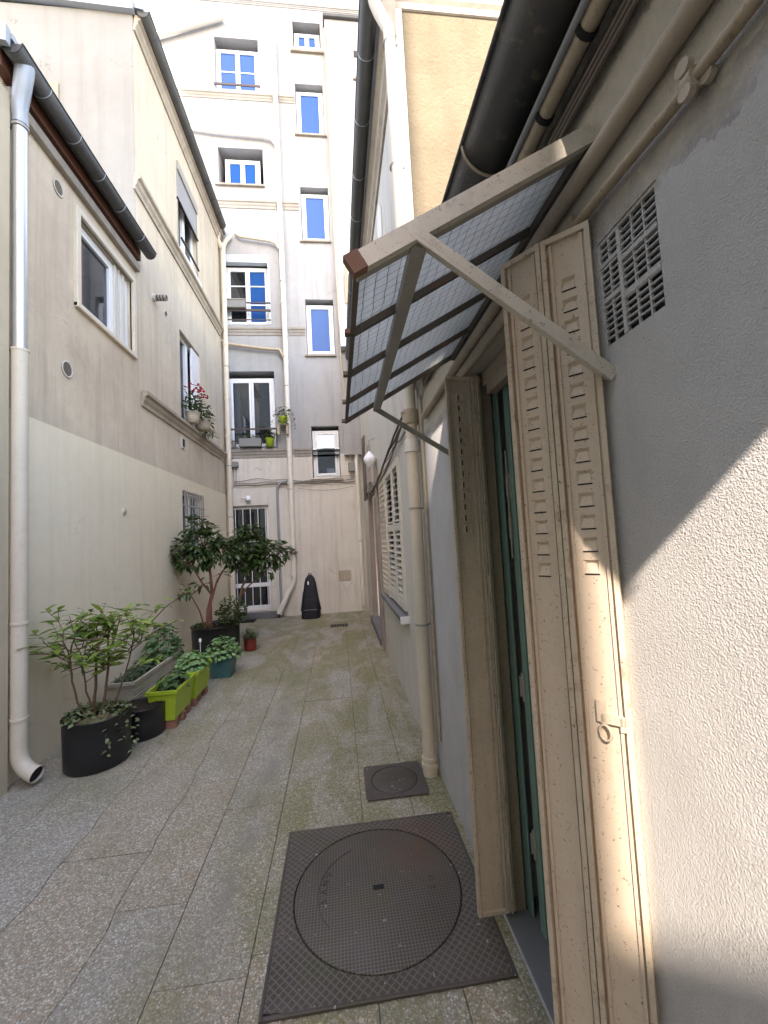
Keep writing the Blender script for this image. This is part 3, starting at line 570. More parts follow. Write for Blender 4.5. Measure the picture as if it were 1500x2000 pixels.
# cables on back wall
for i,(z,dz,mt) in enumerate(((2.62,.02,'cable'),(2.66,.03,'cable'),(2.58,.01,'pipe_tan'),(2.70,.03,'cable'))):
    pts=[(-2.0+.12*k,YB-.03-.006*i,z+dz*math.sin(k*1.3+i)*.5+(.03 if i==3 else 0)*math.sin(k*.4)) for k in range(21)]
    tag(obj('cable',MB().tube(pts,.006 if i else .009,6),mt),('thickest dark cable','second dark cable','tan cable, lowest','wavy dark cable, highest')[i]+' in the bundle across the back wall','cable','cables along the back wall')
pts=[(-.75+.1*k,YB-.05,2.52-.06*math.sin(math.pi*k/11)) for k in range(12)]
tag(obj('cable',MB().tube(pts,.004,6),'cable'),'single slack black wire sagging below the cable bundle on the back wall','cable')
# black bag leaning on back wall
def superring(cx,cy,z,a,b,n=20,p=3):
    out=[]
    for i in range(n):
        t=2*math.pi*i/n; c,s_=math.cos(t),math.sin(t)
        out.append((cx+a*math.copysign(abs(c)**(2/p),c),cy+b*math.copysign(abs(s_)**(2/p),s_),z))
    return out
def loft(mb,rings,cap=True):
    n=len(rings[0]); vs=[v for r in rings for v in r]; fs=[(i*n+j,i*n+(j+1)%n,(i+1)*n+(j+1)%n,(i+1)*n+j) for i in range(len(rings)-1) for j in range(n)]
    mb.add(vs,fs,True)
    if cap: mb.add(rings[0],[tuple(range(n))]); mb.add(rings[-1],[tuple(range(n))])
    return mb
bag=thing('instrument_case','black padded bag standing upright against the back wall','bag',(-.57,8.0,0))
BX,BY=-.575,8.02
loft_r=[(0,.165,.13),(.02,.18,.14),(.10,.18,.14),(.22,.165,.13),(.30,.16,.125),(.42,.145,.115),(.55,.125,.105),(.66,.11,.09),(.74,.085,.07),(.79,.045,.04),(.80,.02,.02)]
obj('body',loft(MB(),[superring(BX,BY+.12*z,z,a,b) for z,a,b in loft_r]),'bag',bag)
obj('front_pocket',loft(MB(),[superring(BX,BY-.11+.1*z,z,a,.035) for z,a in ((.05,.12),(.07,.135),(.30,.125),(.36,.10),(.37,.02))]),'bag',bag)
obj('side_flap',loft(MB(),[superring(BX+.165-.2*(z-.2),BY+.1*z,z,.018,.09) for z in (.15,.2,.38,.55)]),'bag',bag); obj('side_flap',loft(MB(),[superring(BX-.165+.15*(z-.2),BY+.1*z,z,.018,.09) for z in (.15,.2,.36,.5)]),'bag',bag)
obj('zip',MB().tube([(BX-.12,BY-.135,.17),(BX,BY-.155,.175),(BX+.12,BY-.135,.17)],.005,6),'grey_box',bag)
obj('badge',MB().obox((BX-.03,BY-.035,.66),(1,0,0),(0,1,0),(0,0,1),.012,.004,.03),'lamp_white',bag)
obj('handle',MB().tube([(BX-.03,BY+.06,.79),(BX-.02,BY+.06,.83),(BX+.02,BY+.06,.83),(BX+.03,BY+.06,.79)],.009,6),'bag',bag)
tag(obj('doormat',MB().box(-2.02,-1.62,8.0,8.24,.002,.022,.005),'mat_black'),'black doormat lying before the barred doorway','doormat')
# ------------------------------------------------------------------ left buildings
XL=-2.15
def xcorn(X,z,proj,h):  # moulding on a wall facing +X
    return [(X,z),(X+.25*proj,z),(X+.3*proj,z+h*.22),(X+.55*proj,z+h*.38),(X+.62*proj,z+h*.6),(X+proj,z+h*.68),(X+proj,z+h*.9),(X+proj*.2,z+h)]
# low house (near)
LH=thing('low_house','low beige rendered house at the near left with cream painted base and rust red eaves','building',(-3.2,3.8,0))
obj('wall',MB().wall('x',XL,2.9,4.795,2.44,4.80,[(3.72,4.66,3.60,4.42)],-.4),'plaster_beige',LH)
obj('painted_base',MB().wall('x',XL+.004,2.9,4.795,-.02,2.438,[],-.4),'dado',LH)
obj('side_wall',MB().box(-6,-2.56,2.9,3.1,-.02,4.8),'plaster_beige',LH)
obj('roof',MB().add([(-1.99,2.76,4.86),(-1.99,4.78,4.86),(-5.6,4.78,5.5),(-5.6,2.76,5.5),(-1.99,2.76,4.90),(-1.99,4.78,4.90),(-5.6,4.78,5.55),(-5.6,2.76,5.55)],[(0,1,2,3),(4,5,6,7),(0,1,5,4),(1,2,6,5),(2,3,7,6),(3,0,4,7)]),'zinc',LH)
obj('roof_flashing',MB().add([(-2.0,2.72,4.80),(-2.0,2.76,4.80),(-3.2,2.76,5.0),(-3.2,2.72,5.0),(-2.0,2.72,4.92),(-2.0,2.76,4.92),(-3.2,2.76,5.16),(-3.2,2.72,5.16)],[(0,1,2,3),(4,5,6,7),(0,1,5,4),(1,2,6,5),(2,3,7,6),(3,0,4,7)]).box(-2.34,-2.16,2.73,2.95,4.94,5.10,.01),'zinc',LH)
obj('fascia',MB().box(-2.15,-2.085,2.8,4.76,4.72,4.85,.004),'rust_paint',LH)
obj('soffit_board',MB().box(-2.15,-2.10,2.9,4.78,4.60,4.685,.006),'sill_stone',LH)
def gutter(parent,X,Y0,Y1,Z,r,joints,mat='gutter',n=14,lipmat=None):
    # half round gutter along y, open at the top
    ri=r*.93; m=MB(); vs=[];k=n
    for Y in (Y0,Y1):
        for rad in (r,ri):
            for i in range(k+1):
                a=math.pi+math.pi*i/k; vs.append((X+rad*math.cos(a),Y,Z+rad*math.sin(a)*1.05))
    q=k+1; fs=[]
    for i in range(k): fs+=[(i,i+1,2*q+i+1,2*q+i),(q+i,q+i+1,3*q+i+1,3*q+i),(i,i+1,q+i+1,q+i),(2*q+i,2*q+i+1,3*q+i+1,3*q+i)]
    m.add(vs,fs,True)
    for s_ in (-1,1):
        m.tube([(X+s_*r,Y0,Z+.004),(X+s_*r,Y1,Z+.004)],r*.11,8)
    for Y in (Y0,Y1):
        m.add([(X+r*math.cos(math.pi+math.pi*i/k),Y,Z+r*1.05*math.sin(math.pi+math.pi*i/k)) for i in range(k+1)],[tuple(range(k+1))])
    o=obj('gutter',m,mat,parent)
    for Y in joints:
        m=MB(); m.tube([(X+r*1.03*math.cos(math.pi+math.pi*i/k),Y,Z+r*1.08*math.sin(math.pi+math.pi*i/k)) for i in range(k+1)],r*.05,6)
        obj('gutter_joint',m,lipmat or 'zinc',o)
    return o
gutter(LH,-2.0,2.77,4.80,4.84,.065,[3.05,3.4,3.75,4.1,4.5])
wn=obj('window',MB().box(XL-.10,XL-.04,3.73,3.80,3.61,4.41,.004).box(XL-.10,XL-.04,4.30,4.66,3.61,4.41,.004).box(XL-.10,XL-.04,3.80,4.30,4.33,4.41,.004).box(XL-.10,XL-.04,3.80,4.30,3.61,3.68,.004),'white_paint',LH)
obj('pane',MB().box(XL-.075,XL-.068,3.80,4.30,3.68,4.33),'glass',wn)
obj('window_frame',MB().box(XL-.02,XL+.03,3.66,3.72,3.56,4.48,.005).box(XL-.02,XL+.03,4.66,4.72,3.56,4.48,.005).box(XL-.02,XL+.03,3.72,4.66,4.42,4.48,.005).box(XL-.03,XL+.035,3.66,4.72,3.555,3.60,.005),'pipe_cream',wn)
obj('inner_trim',MB().box(XL-.05,XL-.02,4.36,4.40,3.61,4.41,.003).box(XL-.05,XL-.02,4.44,4.46,3.61,4.41,.003).box(XL-.05,XL-.02,4.52,4.56,3.61,4.41,.003),'plaster_c',wn)
obj('room',MB().add([(XL-.12,3.7,3.5),(XL-.12,4.7,3.5),(XL-.12,4.7,4.5),(XL-.12,3.7,4.5),(XL-1,3.7,3.5),(XL-1,4.7,3.5),(XL-1,4.7,4.5),(XL-1,3.7,4.5)],[(0,1,5,4),(1,2,6,5),(2,3,7,6),(3,0,4,7),(4,5,6,7)]),'curtain',wn)
def round_vent(y,z,r,label):
    t=thing('wall_vent',label,'vent',(XL,y,z-r),'round vents in the left wall')
    obj('rim',MB().lathe((0,0,0),[(r,0),(r*1.16,.002),(r*1.16,.005),(r*.97,.006),(r*.95,.0)],20),'plaster_c',t)
    o=bpy.data.objects[t.children[0].name]; o.location=(0.004,0,r); 
    for v in o.data.vertices: x,yy,zz=v.co+OFF[t.name]; v.co=(zz,x,yy)
    obj('backing',MB().disc((XL+.003,y,z),(1,0,0),r*.95,20,.004),'mat_black',t)
    for i in range(-3,4):
        w_=math.sqrt(max(0,r*r-(i*r/4)**2))*.93
        obj('slat',MB().box(XL+.0052,XL+.0066,y-w_,y+w_,z+i*r/4-.0016,z+i*r/4+.0016),'plaster_beige',t)
    return t
round_vent(3.46,4.44,.055,'round louvred vent just under the rust red eaves, left of the window')
round_vent(3.56,2.96,.06,'round louvred vent halfway up the wall below the white window')
# neighbour on the extreme left
NB=thing('neighbour_wall','edge of an ochre rendered wall at the extreme left beyond the downpipe','wall',(-2.3,0,0))
obj('wall',MB().box(-3.2,-2.10,1.6,2.905,-.02,4.62,.01),'ochre_wall',NB)
NB2=thing('neighbour_house','taller ochre house beside the viewer on the left','building',(-3,-2,0)); obj('wall',MB().box(-5.5,-2.10,-7,1.597,-.02,5.35),'ochre_wall',NB2)
# downpipe left
PX,PY=-2.07,2.945
dpl=thing('downpipe','left downpipe, shiny galvanised above and cream painted below, with a kicked out foot','downpipe',(PX,PY,0))
obj('upper_tube',MB().tube([(PX,PY,2.80),(PX,PY,4.46)],.043,20),'galv',dpl)
obj('swan_neck',MB().tube([(PX,PY,4.46),(PX,PY-.01,4.56),(PX+.03,PY-.03,4.66),(PX+.07,PY-.06,4.78),(PX+.07,PY-.06,4.83)],[.046,.05,.052,.055,.06],18),'zinc',dpl)
obj('collar',MB().tube([(PX,PY,4.44),(PX,PY,4.49)],.048,20),'zinc',dpl)
obj('lower_tube',MB().tube([(PX,PY,2.83),(PX,PY,2.80),(PX,PY,.22)],[.049,.046,.046],20),'pipe_cream',dpl)
el=arc((PX+.14,PY-.03,.22),math.pi,math.pi*1.44,.143,Vector((.14,-.03,0)).normalized(),(0,0,1),7)
obj('elbow',MB().tube(el,.047,20,True,True),'pipe_cream',dpl)
a=el[-1]; d=(el[-1]-el[-2]).normalized()
obj('outlet_rim',MB().tube([a-d*.012,a+d*.01],.050,20,False),'pipe_cream',dpl); obj('bore',MB().disc(a-d*.004,d,.044,18,.004),'mat_black',dpl)
for z in (1.22,2.3): obj('seam',MB().tube([(PX,PY,z-.003),(PX,PY,z+.003)],.0475,20),'pipe_cream',dpl)
for z in (4.42,2.83,1.02,.42):
    obj('bracket',MB().tube([(PX,PY,z-.008),(PX,PY,z+.008)],.051,20).bar((PX-.09,PY,z),(PX-.045,PY,z),.014,.014),'pipe_cream' if z<3 else 'steel_grey',dpl)
# tall cream house (far left)
TH=thing('corner_house','tall cream house on the left with a pale gable end, mouldings and a dark gutter','building',(-3.6,6.5,0))
hs=[(6.07,6.95,3.25,4.62),(6.08,6.96,5.86,7.20),(6.03,6.92,1.28,2.26)]
obj('gable_wall',MB().box(-6.2,XL-.003,4.793,5.1,4.6,7.82),'gable',TH)
obj('wall',MB().wall('x',XL,4.80,YB,2.44,7.82,hs[:2],-.4),'plaster_beige_b',TH)
obj('painted_base',MB().wall('x',XL+.004,4.80,YB,-.02,2.438,[hs[2]],-.4),'dado',TH)
obj('rear_wall',MB().box(-6.2,-5.9,5.1,YB,0,7.82),'gable',TH)
obj('roof',MB().add([(-2.02,4.76,7.84),(-2.02,YB,7.84),(-6.3,YB,8.5),(-6.3,4.76,8.5),(-2.02,4.76,7.90),(-2.02,YB,7.90),(-6.3,YB,8.56),(-6.3,4.76,8.56)],[(0,1,2,3),(4,5,6,7),(0,1,5,4),(1,2,6,5),(2,3,7,6),(3,0,4,7)]),'zinc',TH)
obj('gable_flashing',MB().add([(XL+.03,4.73,7.80),(XL+.03,4.80,7.80),(-6.2,4.80,7.98),(-6.2,4.73,7.98),(XL+.03,4.73,7.93),(XL+.03,4.80,7.93),(-6.2,4.80,8.6),(-6.2,4.73,8.6)],[(0,1,2,3),(4,5,6,7),(0,1,5,4),(1,2,6,5),(2,3,7,6),(3,0,4,7)]),'zinc',TH)
obj('gable_patch',MB().box(-3.35,-2.96,4.78,4.799,6.42,6.86,.003),'moulding',TH)
gutter(TH,-2.03,4.78,8.15,7.84,.075,[5.0,5.35,5.7,6.0,6.4,6.7,7.1,7.45,7.8],lipmat='gutter')
obj('eaves_moulding',MB().profile(xcorn(XL,7.62,.09,.2),'y',4.80,YB-.02),'moulding',TH)
obj('upper_moulding',MB().profile(xcorn(XL,5.58,.085,.19),'y',4.74,8.2),'moulding',TH)
obj('lower_moulding',MB().profile(xcorn(XL,3.08,.085,.18),'y',4.84,8.2),'moulding',TH)
def xwindow(par,y0,y1,z0,z1,glass='glass'):
    X=XL-.13
    w_=obj('window',MB().box(X,X+.06,y0,y0+.05,z0,z1,.004).box(X,X+.06,y1-.05,y1,z0,z1,.004).box(X,X+.06,y0+.05,y1-.05,z1-.05,z1,.004).box(X,X+.06,y0+.05,y1-.05,z0,z0+.05,.004).box(X,X+.07,(y0+y1)/2-.04,(y0+y1)/2+.04,z0+.05,z1-.05,.004),'white_paint',par)
    for a,b in ((y0+.05,(y0+y1)/2-.04),((y0+y1)/2+.04,y1-.05)): obj('pane',MB().box(X+.02,X+.027,a,b,z0+.05,z1-.05),glass,w_)
    obj('room',MB().add([(X,y0,z0),(X,y1,z0),(X,y1,z1),(X,y0,z1),(X-.8,y0,z0),(X-.8,y1,z0),(X-.8,y1,z1),(X-.8,y0,z1)],[(0,1,5,4),(1,2,6,5),(2,3,7,6),(3,0,4,7),(4,5,6,7)]),'room',w_)
    return w_
w1=xwindow(TH,6.07,6.95,3.25,4.62); xwindow(TH,6.08,6.96,5.86,7.20); w3=xwindow(TH,6.03,6.92,1.28,2.26)
obj('inner_shutter',MB().box(XL-.05,XL-.02,6.62,6.95,3.26,4.60,.004),'white_paint',w1)
for i in range(9): obj('bar',MB().tube([(XL+.02,6.08+i*.1,1.28),(XL+.02,6.08+i*.1,2.27)],.008,8),'steel_grey',w3)
for z in (1.34,2.05): obj('bar',MB().box(XL+.014,XL+.026,6.03,6.93,z-.012,z+.012),'steel_grey',w3)
# projecting roller shutter
rsx=obj('roller_shutter',MB().box(XL-.02,XL+.03,6.08,6.96,7.08,7.22,.004).bar((XL+.0,6.09,5.88),(XL+.0,6.09,7.1),.02,.02,(1,0,0)).bar((XL+.0,6.95,5.88),(XL+.0,6.95,7.1),.02,.02,(1,0,0)),'steel_grey',TH)
for i in range(20):
    z=7.07-i*.022
    obj('slat',MB().box(XL-.012+.0*i,XL+.004,6.11,6.93,z-.010,z+.009,.003),'alu_grey',rsx)
obj('shutter_rail',MB().tube([(XL+.012,6.07,6.625),(XL+.012,6.97,6.625)],.016,8),'mat_black',rsx)
obj('guard_rail',MB().tube([(XL+.05,6.1,6.02),(XL+.05,6.85,6.02)],.018,8),'dark_rail',TH)
obj('sill',MB().box(XL-.1,XL+.06,6.05,6.98,5.80,5.855,.006),'white_paint',TH); obj('sill',MB().box(XL-.1,XL+.04,6.05,6.97,3.20,3.25,.006),'sill_stone',TH)
t=tag(obj('wall_vent',MB().box(XL,XL+.02,6.02,6.14,2.86,3.02,.004),'plaster_c'),'small square vent with dark opening under the lower left moulding','vent')
obj('opening',MB().box(XL+.0201,XL+.022,6.045,6.125,2.885,2.995),'mat_black',t)
t=thing('wall_tap','small round metal plate set in the cream painted left wall','plate',(XL,4.43,1.8))
obj('plate',MB().disc((XL+.010,4.43,1.845),(1,0,0),.035,16,.012),'plaster_c',t); obj('cap',MB().disc((XL+.02,4.43,1.845),(1,0,0),.018,12,.012),'pipe_tan',t)
t=thing('vent_stub','stubby blackened pipe sticking out of the left wall beyond the low roof','pipe',(XL,5.3,4.5))
obj('tube',MB().tube([(XL,5.22,4.57),(XL+.16,5.22,4.57)],.036,14,True,True),'steel_grey',t); obj('collar',MB().tube([(XL,5.22,4.57),(XL+.03,5.22,4.57)],.045,14),'plaster_c',t)
for k in range(3): obj('band',MB().tube([(XL+.05+.035*k,5.22,4.57),(XL+.062+.035*k,5.22,4.57)],.0372,14),'mat_black',t)
t=thing('vent_hole','tiny dark vent hole beside the blackened pipe stub','vent',(XL,5.58,4.53)); obj('rim',MB().disc((XL+.004,5.58,4.57),(1,0,0),.04,14,.008),'plaster_c',t); obj('opening',MB().disc((XL+.009,5.58,4.57),(1,0,0),.028,14,.006),'mat_black',t)
# unseen blocks added to shape the sun, and the house seen in reflections
CB=thing('shade_block','unseen tall white block behind the viewer on the left, added to shade the back facade','building',(-8,-9,0))
obj('block',MB().box(-7.2,-2.36,-8.1,-7.2,0,27.5),'gable',CB)  # added out of view to keep sun off the back facade and left gable
obj('shade_slab',MB().box(-2.355,-1.79,-7.46,-7.41,0,9.4),'gable',CB); obj('chimney',MB().box(-5.5,-4.5,-8,-7.3,27.5,29),'brick_red',CB)  # thin unseen slab added to keep sun off the shutters and paving
SC=thing('rear_shade_panel','unseen canopy panel behind the viewer, added to shade the upper near right wall','canopy',(.2,-.3,2.5))
obj('panel',MB().box(.12,.549,-.80,.18,2.555,2.575),'zinc',SC); obj('edge',MB().box(.11,.119,-.81,.19,2.53,2.60,.002),'canopy_paint',SC)  # unseen panel added to cast the slanted shadow edge on the near wall
OB=thing('opposite_building','cream apartment house behind the viewer across the yard','building',(0,-7,0))
hh=[(x-.5,x+.5,z,z+1.6) for x in (.5,2.7) for z in (1.0,4.0)]
obj('wall',MB().wall('y',-7,-2.35,5,-.02,6.8,hh,-.4),'gable',OB)
for a,b,c,d in hh:
    obj('pane',MB().box(a,b,-7.2,-7.19,c,d),'glass',OB); obj('shutter',MB().box(a-.5,a-.02,-7.0,-6.95,c,d,.01),'white_paint',OB); obj('shutter',MB().box(b+.02,b+.5,-7.0,-6.95,c,d,.01),'white_paint',OB)
# ------------------------------------------------------------------ right: far building C
XR=.55
CH=thing('yellow_gabled_house','far right house with yellow rendered gable and pale yard wall','building',(2.5,5.5,0))
dh=[(3.45,4.80,.80,2.14),(5.62,7.30,-.02,2.28)]
obj('wall',MB().wall('x',XR,2.605,8.38,-.02,5.12,dh,.35),'plaster_c',CH)
obj('gable_wall',MB().box(.552,5.0,2.60,2.9,2.2,5.16),'yellow',CH)
obj('gable_moulding',MB().profile([(2.60,5.10),(2.585,5.10),(2.58,5.14),(2.56,5.16),(2.55,5.20),(2.54,5.26),(2.60,5.28)],'x',.5,5.0),'moulding',CH)
obj('gable_corner_trim',MB().box(.535,.60,2.585,2.5995,2.4,5.1,.003),'plaster_c',CH)
obj('roof',MB().box(.42,5.2,2.45,8.38,5.28,5.34),'zinc',CH)
obj('eaves_moulding',MB().profile([(XR,4.86),(XR-.02,4.86),(XR-.025,4.92),(XR-.05,4.95),(XR-.055,5.02),(XR-.09,5.06),(XR-.09,5.12),(XR,5.13)],'y',2.56,8.36),'moulding',CH)
gutter(CH,.375,2.3,8.2,5.14,.06,[2.9,3.4,3.95,4.5,5.1,5.3,5.9,6.6,7.3])
# louvred window shutters
ws=thing('louvred_shutters','closed white louvred shutters on the right yard wall beyond the downpipe','shutter',(XR,4.1,.8))
for (a,b) in ((3.45,3.86),(3.88,4.40)):
    obj('frame',MB().box(XR-.025,XR+.01,a,a+.05,.82,2.13,.004).box(XR-.025,XR+.01,b-.05,b,.82,2.13,.004).box(XR-.025,XR+.01,a+.05,b-.05,2.07,2.13,.004).box(XR-.025,XR+.01,a+.05,b-.05,.82,.90,.004).box(XR-.025,XR+.01,a+.05,b-.05,1.50,1.57,.004),'shutter_white',ws)
    for z0,z1 in ((.90,1.50),(1.57,2.07)):
        n=int((z1-z0)/.05)
        for i in range(n):
            z=z0+(i+.5)*(z1-z0)/n
            obj('slat',MB().obox((XR-.004,(a+b)/2,z),(0,1,0),Vector((-.8,0,-.6)),Vector((-.6,0,.8)),(b-a)/2-.05,.019,.004),'shutter_white',ws)
obj('backing',MB().box(XR+.05,XR+.06,3.46,4.79,.81,2.13),'mat_black',ws)
ps=thing('panelled_shutter','pale solid shutter folded flat at the far end of the louvred pair','shutter',(XR,4.8,.8))
obj('frame',MB().box(XR-.03,XR-.001,4.42,5.05,.80,2.2,.005),'pipe_cream',ps)
for i in range(22): obj('slat',MB().obox((XR-.032,4.73,.88+i*.058),(0,1,0),Vector((-.9,0,-.43)),Vector((-.43,0,.9)),.24,.008,.003),'pipe_cream',ps)
sil=obj('sill',MB().box(XR-.075,XR+.05,3.38,5.0,.745,.79,.006),'slate_step',CH); obj('sill_edge',MB().box(XR-.078,XR+.02,3.362,3.38,.735,.795,.003),'white_paint',sil)
# brown doorway
bd=obj('doorway',MB().box(XR+.0,XR+.08,5.62,5.75,-.02,2.28,.008).box(XR+.0,XR+.08,7.17,7.3,-.02,2.28,.008).box(XR+.0,XR+.08,5.75,7.17,2.15,2.28,.008),'door_wood',CH)
obj('door_leaf',MB().box(XR+.10,XR+.14,5.75,7.17,.0,2.15,.005).box(XR+.085,XR+.10,5.85,6.35,.15,.9,.01).box(XR+.085,XR+.10,5.85,6.35,1.0,2.05,.01).box(XR+.085,XR+.10,6.5,7.05,1.0,2.05,.01),'door_wood',bd)
obj('door_step',MB().box(XR-.05,XR+.1,5.6,7.3,-.01,.10,.01),'slate_step',CH)
obj('boarding',MB().box(XR-.03,XR-.002,5.35,5.6,-.01,2.5,.006).box(XR-.035,XR-.002,6.3,6.5,2.3,2.9,.006),'door_wood',CH)
obj('window_reveal',MB().box(XR-.03,XR-.002,3.7,3.86,3.9,4.62,.006),'white_paint',CH)
# sagging cables on right wall
for i in range(5):
    y0,y1=2.62,7.6; pts=[]
    for k in range(26):
        t=k/25; y=y0+(y1-y0)*t; z=2.20+.06*i*.3+ .10*math.sin(t*5+i*.6)-.12*math.sin(math.pi*t)+.13*t+rs.uniform(-.012,.012)
        pts.append((XR-.02-.012*(i%3),y,z))
    tag(obj('cable',MB().tube(pts,rs.choice([.005,.007,.010]),6),rs.choice(['cable','pipe_tan','cable'])),('lowest','second lowest','middle','second highest','highest')[i]+' brown cable drooping along the right wall above the louvred shutters','cable','cables along the right wall')
for i in range(4):
    pts=[(XR-.03-.01*i,7.0+.07*i+.04*math.sin(k*1.3+i),2.1+.14*k) for k in range(9)]
    tag(obj('cable',MB().tube(pts,.008,6),'cable'),('nearest','second','third','farthest')[i]+' of the dark cables rising in the far right corner','cable','cables rising in the far right corner')
gl=thing('globe_lamp','white oval lamp hanging on the right wall above the cables','lamp',(XR-.1,5.3,2.6))
obj('globe',loft(MB(),[superring(XR-.10,5.3,2.36+.22*t,.075*math.sin(math.pi*min(.98,max(.02,t)))+.004,.075*math.sin(math.pi*min(.98,max(.02,t)))+.004,16,2) for t in [i/8 for i in range(9)]]),'lamp_white',gl)
obj('stem',MB().tube([(XR-.10,5.3,2.57),(XR-.10,5.3,2.72),(XR-.02,5.3,2.75)],.008,8),'steel_grey',gl)
# right downpipe
RX,RY=.492,2.555
rp=thing('downpipe','cream downpipe on the right running from high gutter to the pavement','downpipe',(RX,RY,0))
obj('lower_tube',MB().tube([(RX,RY,.02),(RX,RY,2.05)],.040,20),'pipe_cream',rp)
obj('foot_collar',MB().tube([(RX,RY,.05),(RX,RY,.075)],.050,20).tube([(RX,RY,.0),(RX,RY,.05)],.044,20).tube([(RX,RY,.09),(RX,RY,.11)],.047,20),'pipe_cream',rp)
obj('collar',MB().tube([(RX,RY,1.98),(RX,RY,2.06)],.047,20),'pipe_white',rp)
obj('upper_tube',MB().tube([(RX,RY,2.05),(RX+.005,RY-.01,2.5),(RX+.005,RY-.01,4.78)],.037,20),'pipe_cream',rp)
obj('swan_neck',MB().tube([(RX+.005,RY-.01,4.78),(RX,RY-.01,4.88),(RX-.06,RY-.02,4.98),(RX-.085,RY-.02,5.05),(RX-.10,RY-.02,5.12)],.040,16),'pipe_cream',rp)
obj('old_joint',MB().tube([(RX,RY,2.16),(RX,RY,2.25)],.052,14).tube([(RX-.05,RY-.02,2.22),(RX-.02,RY,2.24)],.02,8),'pipe_tan',rp)
for z in (1.62,.9,3.9,4.78): obj('bracket',MB().tube([(RX,RY,z-.006),(RX,RY,z+.006)],.043,18).bar((RX+.04,RY,z),(XR,RY,z),.01,.012),'steel_grey',rp)
pipe('conduit','thin dark conduit running down right behind the cream right downpipe',[(.535,2.44,2.3),(.535,2.44,.25)],.010,'pipe_tan')
# ------------------------------------------------------------------ right: near building D
DH=thing('near_right_building','low grey textured building along the near right side','building',(1.5,.5,0))
obj('wall',MB().wall('x',XR,-6,2.599,-.02,2.60,[(.80,1.62,.02,2.09),(.592,.752,1.80,2.02)],.32),'rough_grey',DH)
obj('roof',MB().add([(.47,-6,2.60),(.47,2.58,2.60),(4,2.58,3.0),(4,-6,3.0),(.47,-6,2.62),(.47,2.58,2.62),(4,2.58,3.06),(4,-6,3.06)],[(0,1,2,3),(4,5,6,7),(0,1,5,4),(1,2,6,5),(2,3,7,6),(3,0,4,7)]),'zinc',DH)
gutter(DH,.462,-3,2.45,2.50,.078,[.35,1.02,1.7],mat='gutter_old',n=20,lipmat='pipe_tan')
obj('gutter_backing',MB().box(.535,.549,-3,2.45,2.42,2.60),'canopy_dark',DH)
# smooth eaves band with the two service pipes
pa=tag(obj('service_pipe',MB().tube([(.508,-3,2.385),(.508,.9,2.385),(.51,1.6,2.37),(.52,2.3,2.36)],.017,12),'pipe_tan'),'flaking brown pipe tucked right under the dark near gutter','pipe')
pb=tag(obj('service_pipe',MB().tube([(.484,-3,2.395),(.484,1.6,2.39),(.49,2.3,2.37)],.008,8),'conduit_grey'),'thin grey tube strapped to the flaking pipe under the near gutter','pipe')
for Y in (.55,.66,.82): obj('strap',MB().tube([(.508,Y,2.385),(.508,Y+.012,2.385)],.0215,12),'mat_black',pa)
for i in range(3): tag(obj('cable',MB().tube([(.532,-3,2.345-.014*i),(.532,2.3,2.345-.014*i)],.006,6),'cable'),('upper','middle','lower')[i]+' of three dark wires side by side along the near eaves','cable','wires under the near eaves')
pc=tag(obj('service_pipe',MB().tube([(.533,-3,2.19),(.533,.9,2.172),(.533,1.9,2.16),(.533,2.35,2.15)],.018,14),'pipe_tan' if 0 else 'moulding'),'thick painted pipe crossing the near right wall above the metal shutters','pipe')
pd=tag(obj('service_pipe',MB().tube([(.535,-3,2.075),(.535,.54,2.08),(.535,.80,2.095)],.0095,10),'old_wood'),'slim brown pipe with a screw clamp, over the air brick','pipe')
obj('clamp',MB().tube([(.535,.487,2.079),(.535,.505,2.079)],.016,12).disc((.523,.496,2.098),(1,0,0),.012,12,.010).disc((.523,.496,2.060),(1,0,0),.011,12,.010).disc((.540,.478,2.068),(1,0,0),.010,12,.010),'moulding',pd)
# air brick
ab=thing('air_brick','pale cast ventilation grille with dark slots right of the tall shutters','grille',(XR,.672,1.8))
obj('backing',MB().box(XR+.011,XR+.013,.5925,.7515,1.8005,2.0195),'mat_black',ab)
obj('frame',MB().box(XR+.002,XR+.010,.592,.600,1.80,2.02,.001).box(XR+.002,XR+.010,.745,.752,1.80,2.02,.001).box(XR+.002,XR+.010,.600,.745,2.012,2.02,.001).box(XR+.002,XR+.010,.600,.745,1.80,1.807,.001)
    .box(XR+.0,XR+.010,.686,.695,1.807,2.012,.001).box(XR+.0005,XR+.010,.600,.686,1.872,1.882,.001).box(XR+.0005,XR+.010,.600,.686,1.944,1.954,.001).box(XR+.0005,XR+.010,.695,.745,1.892,1.902,.001).box(XR+.0005,XR+.010,.695,.745,1.965,1.972,.001),'rough_grey',ab)
for y in (.628,.657,.720): obj('mullion',MB().box(XR+.0025,XR+.0075,y-.0018,y+.0018,1.807,2.012),'rough_grey',ab)
for i in range(15):
    z=1.807+(i+1)*.205/16; obj('slat',MB().box(XR+.002,XR+.007,.600,.745,z-.0014,z+.0014),'rough_grey',ab)
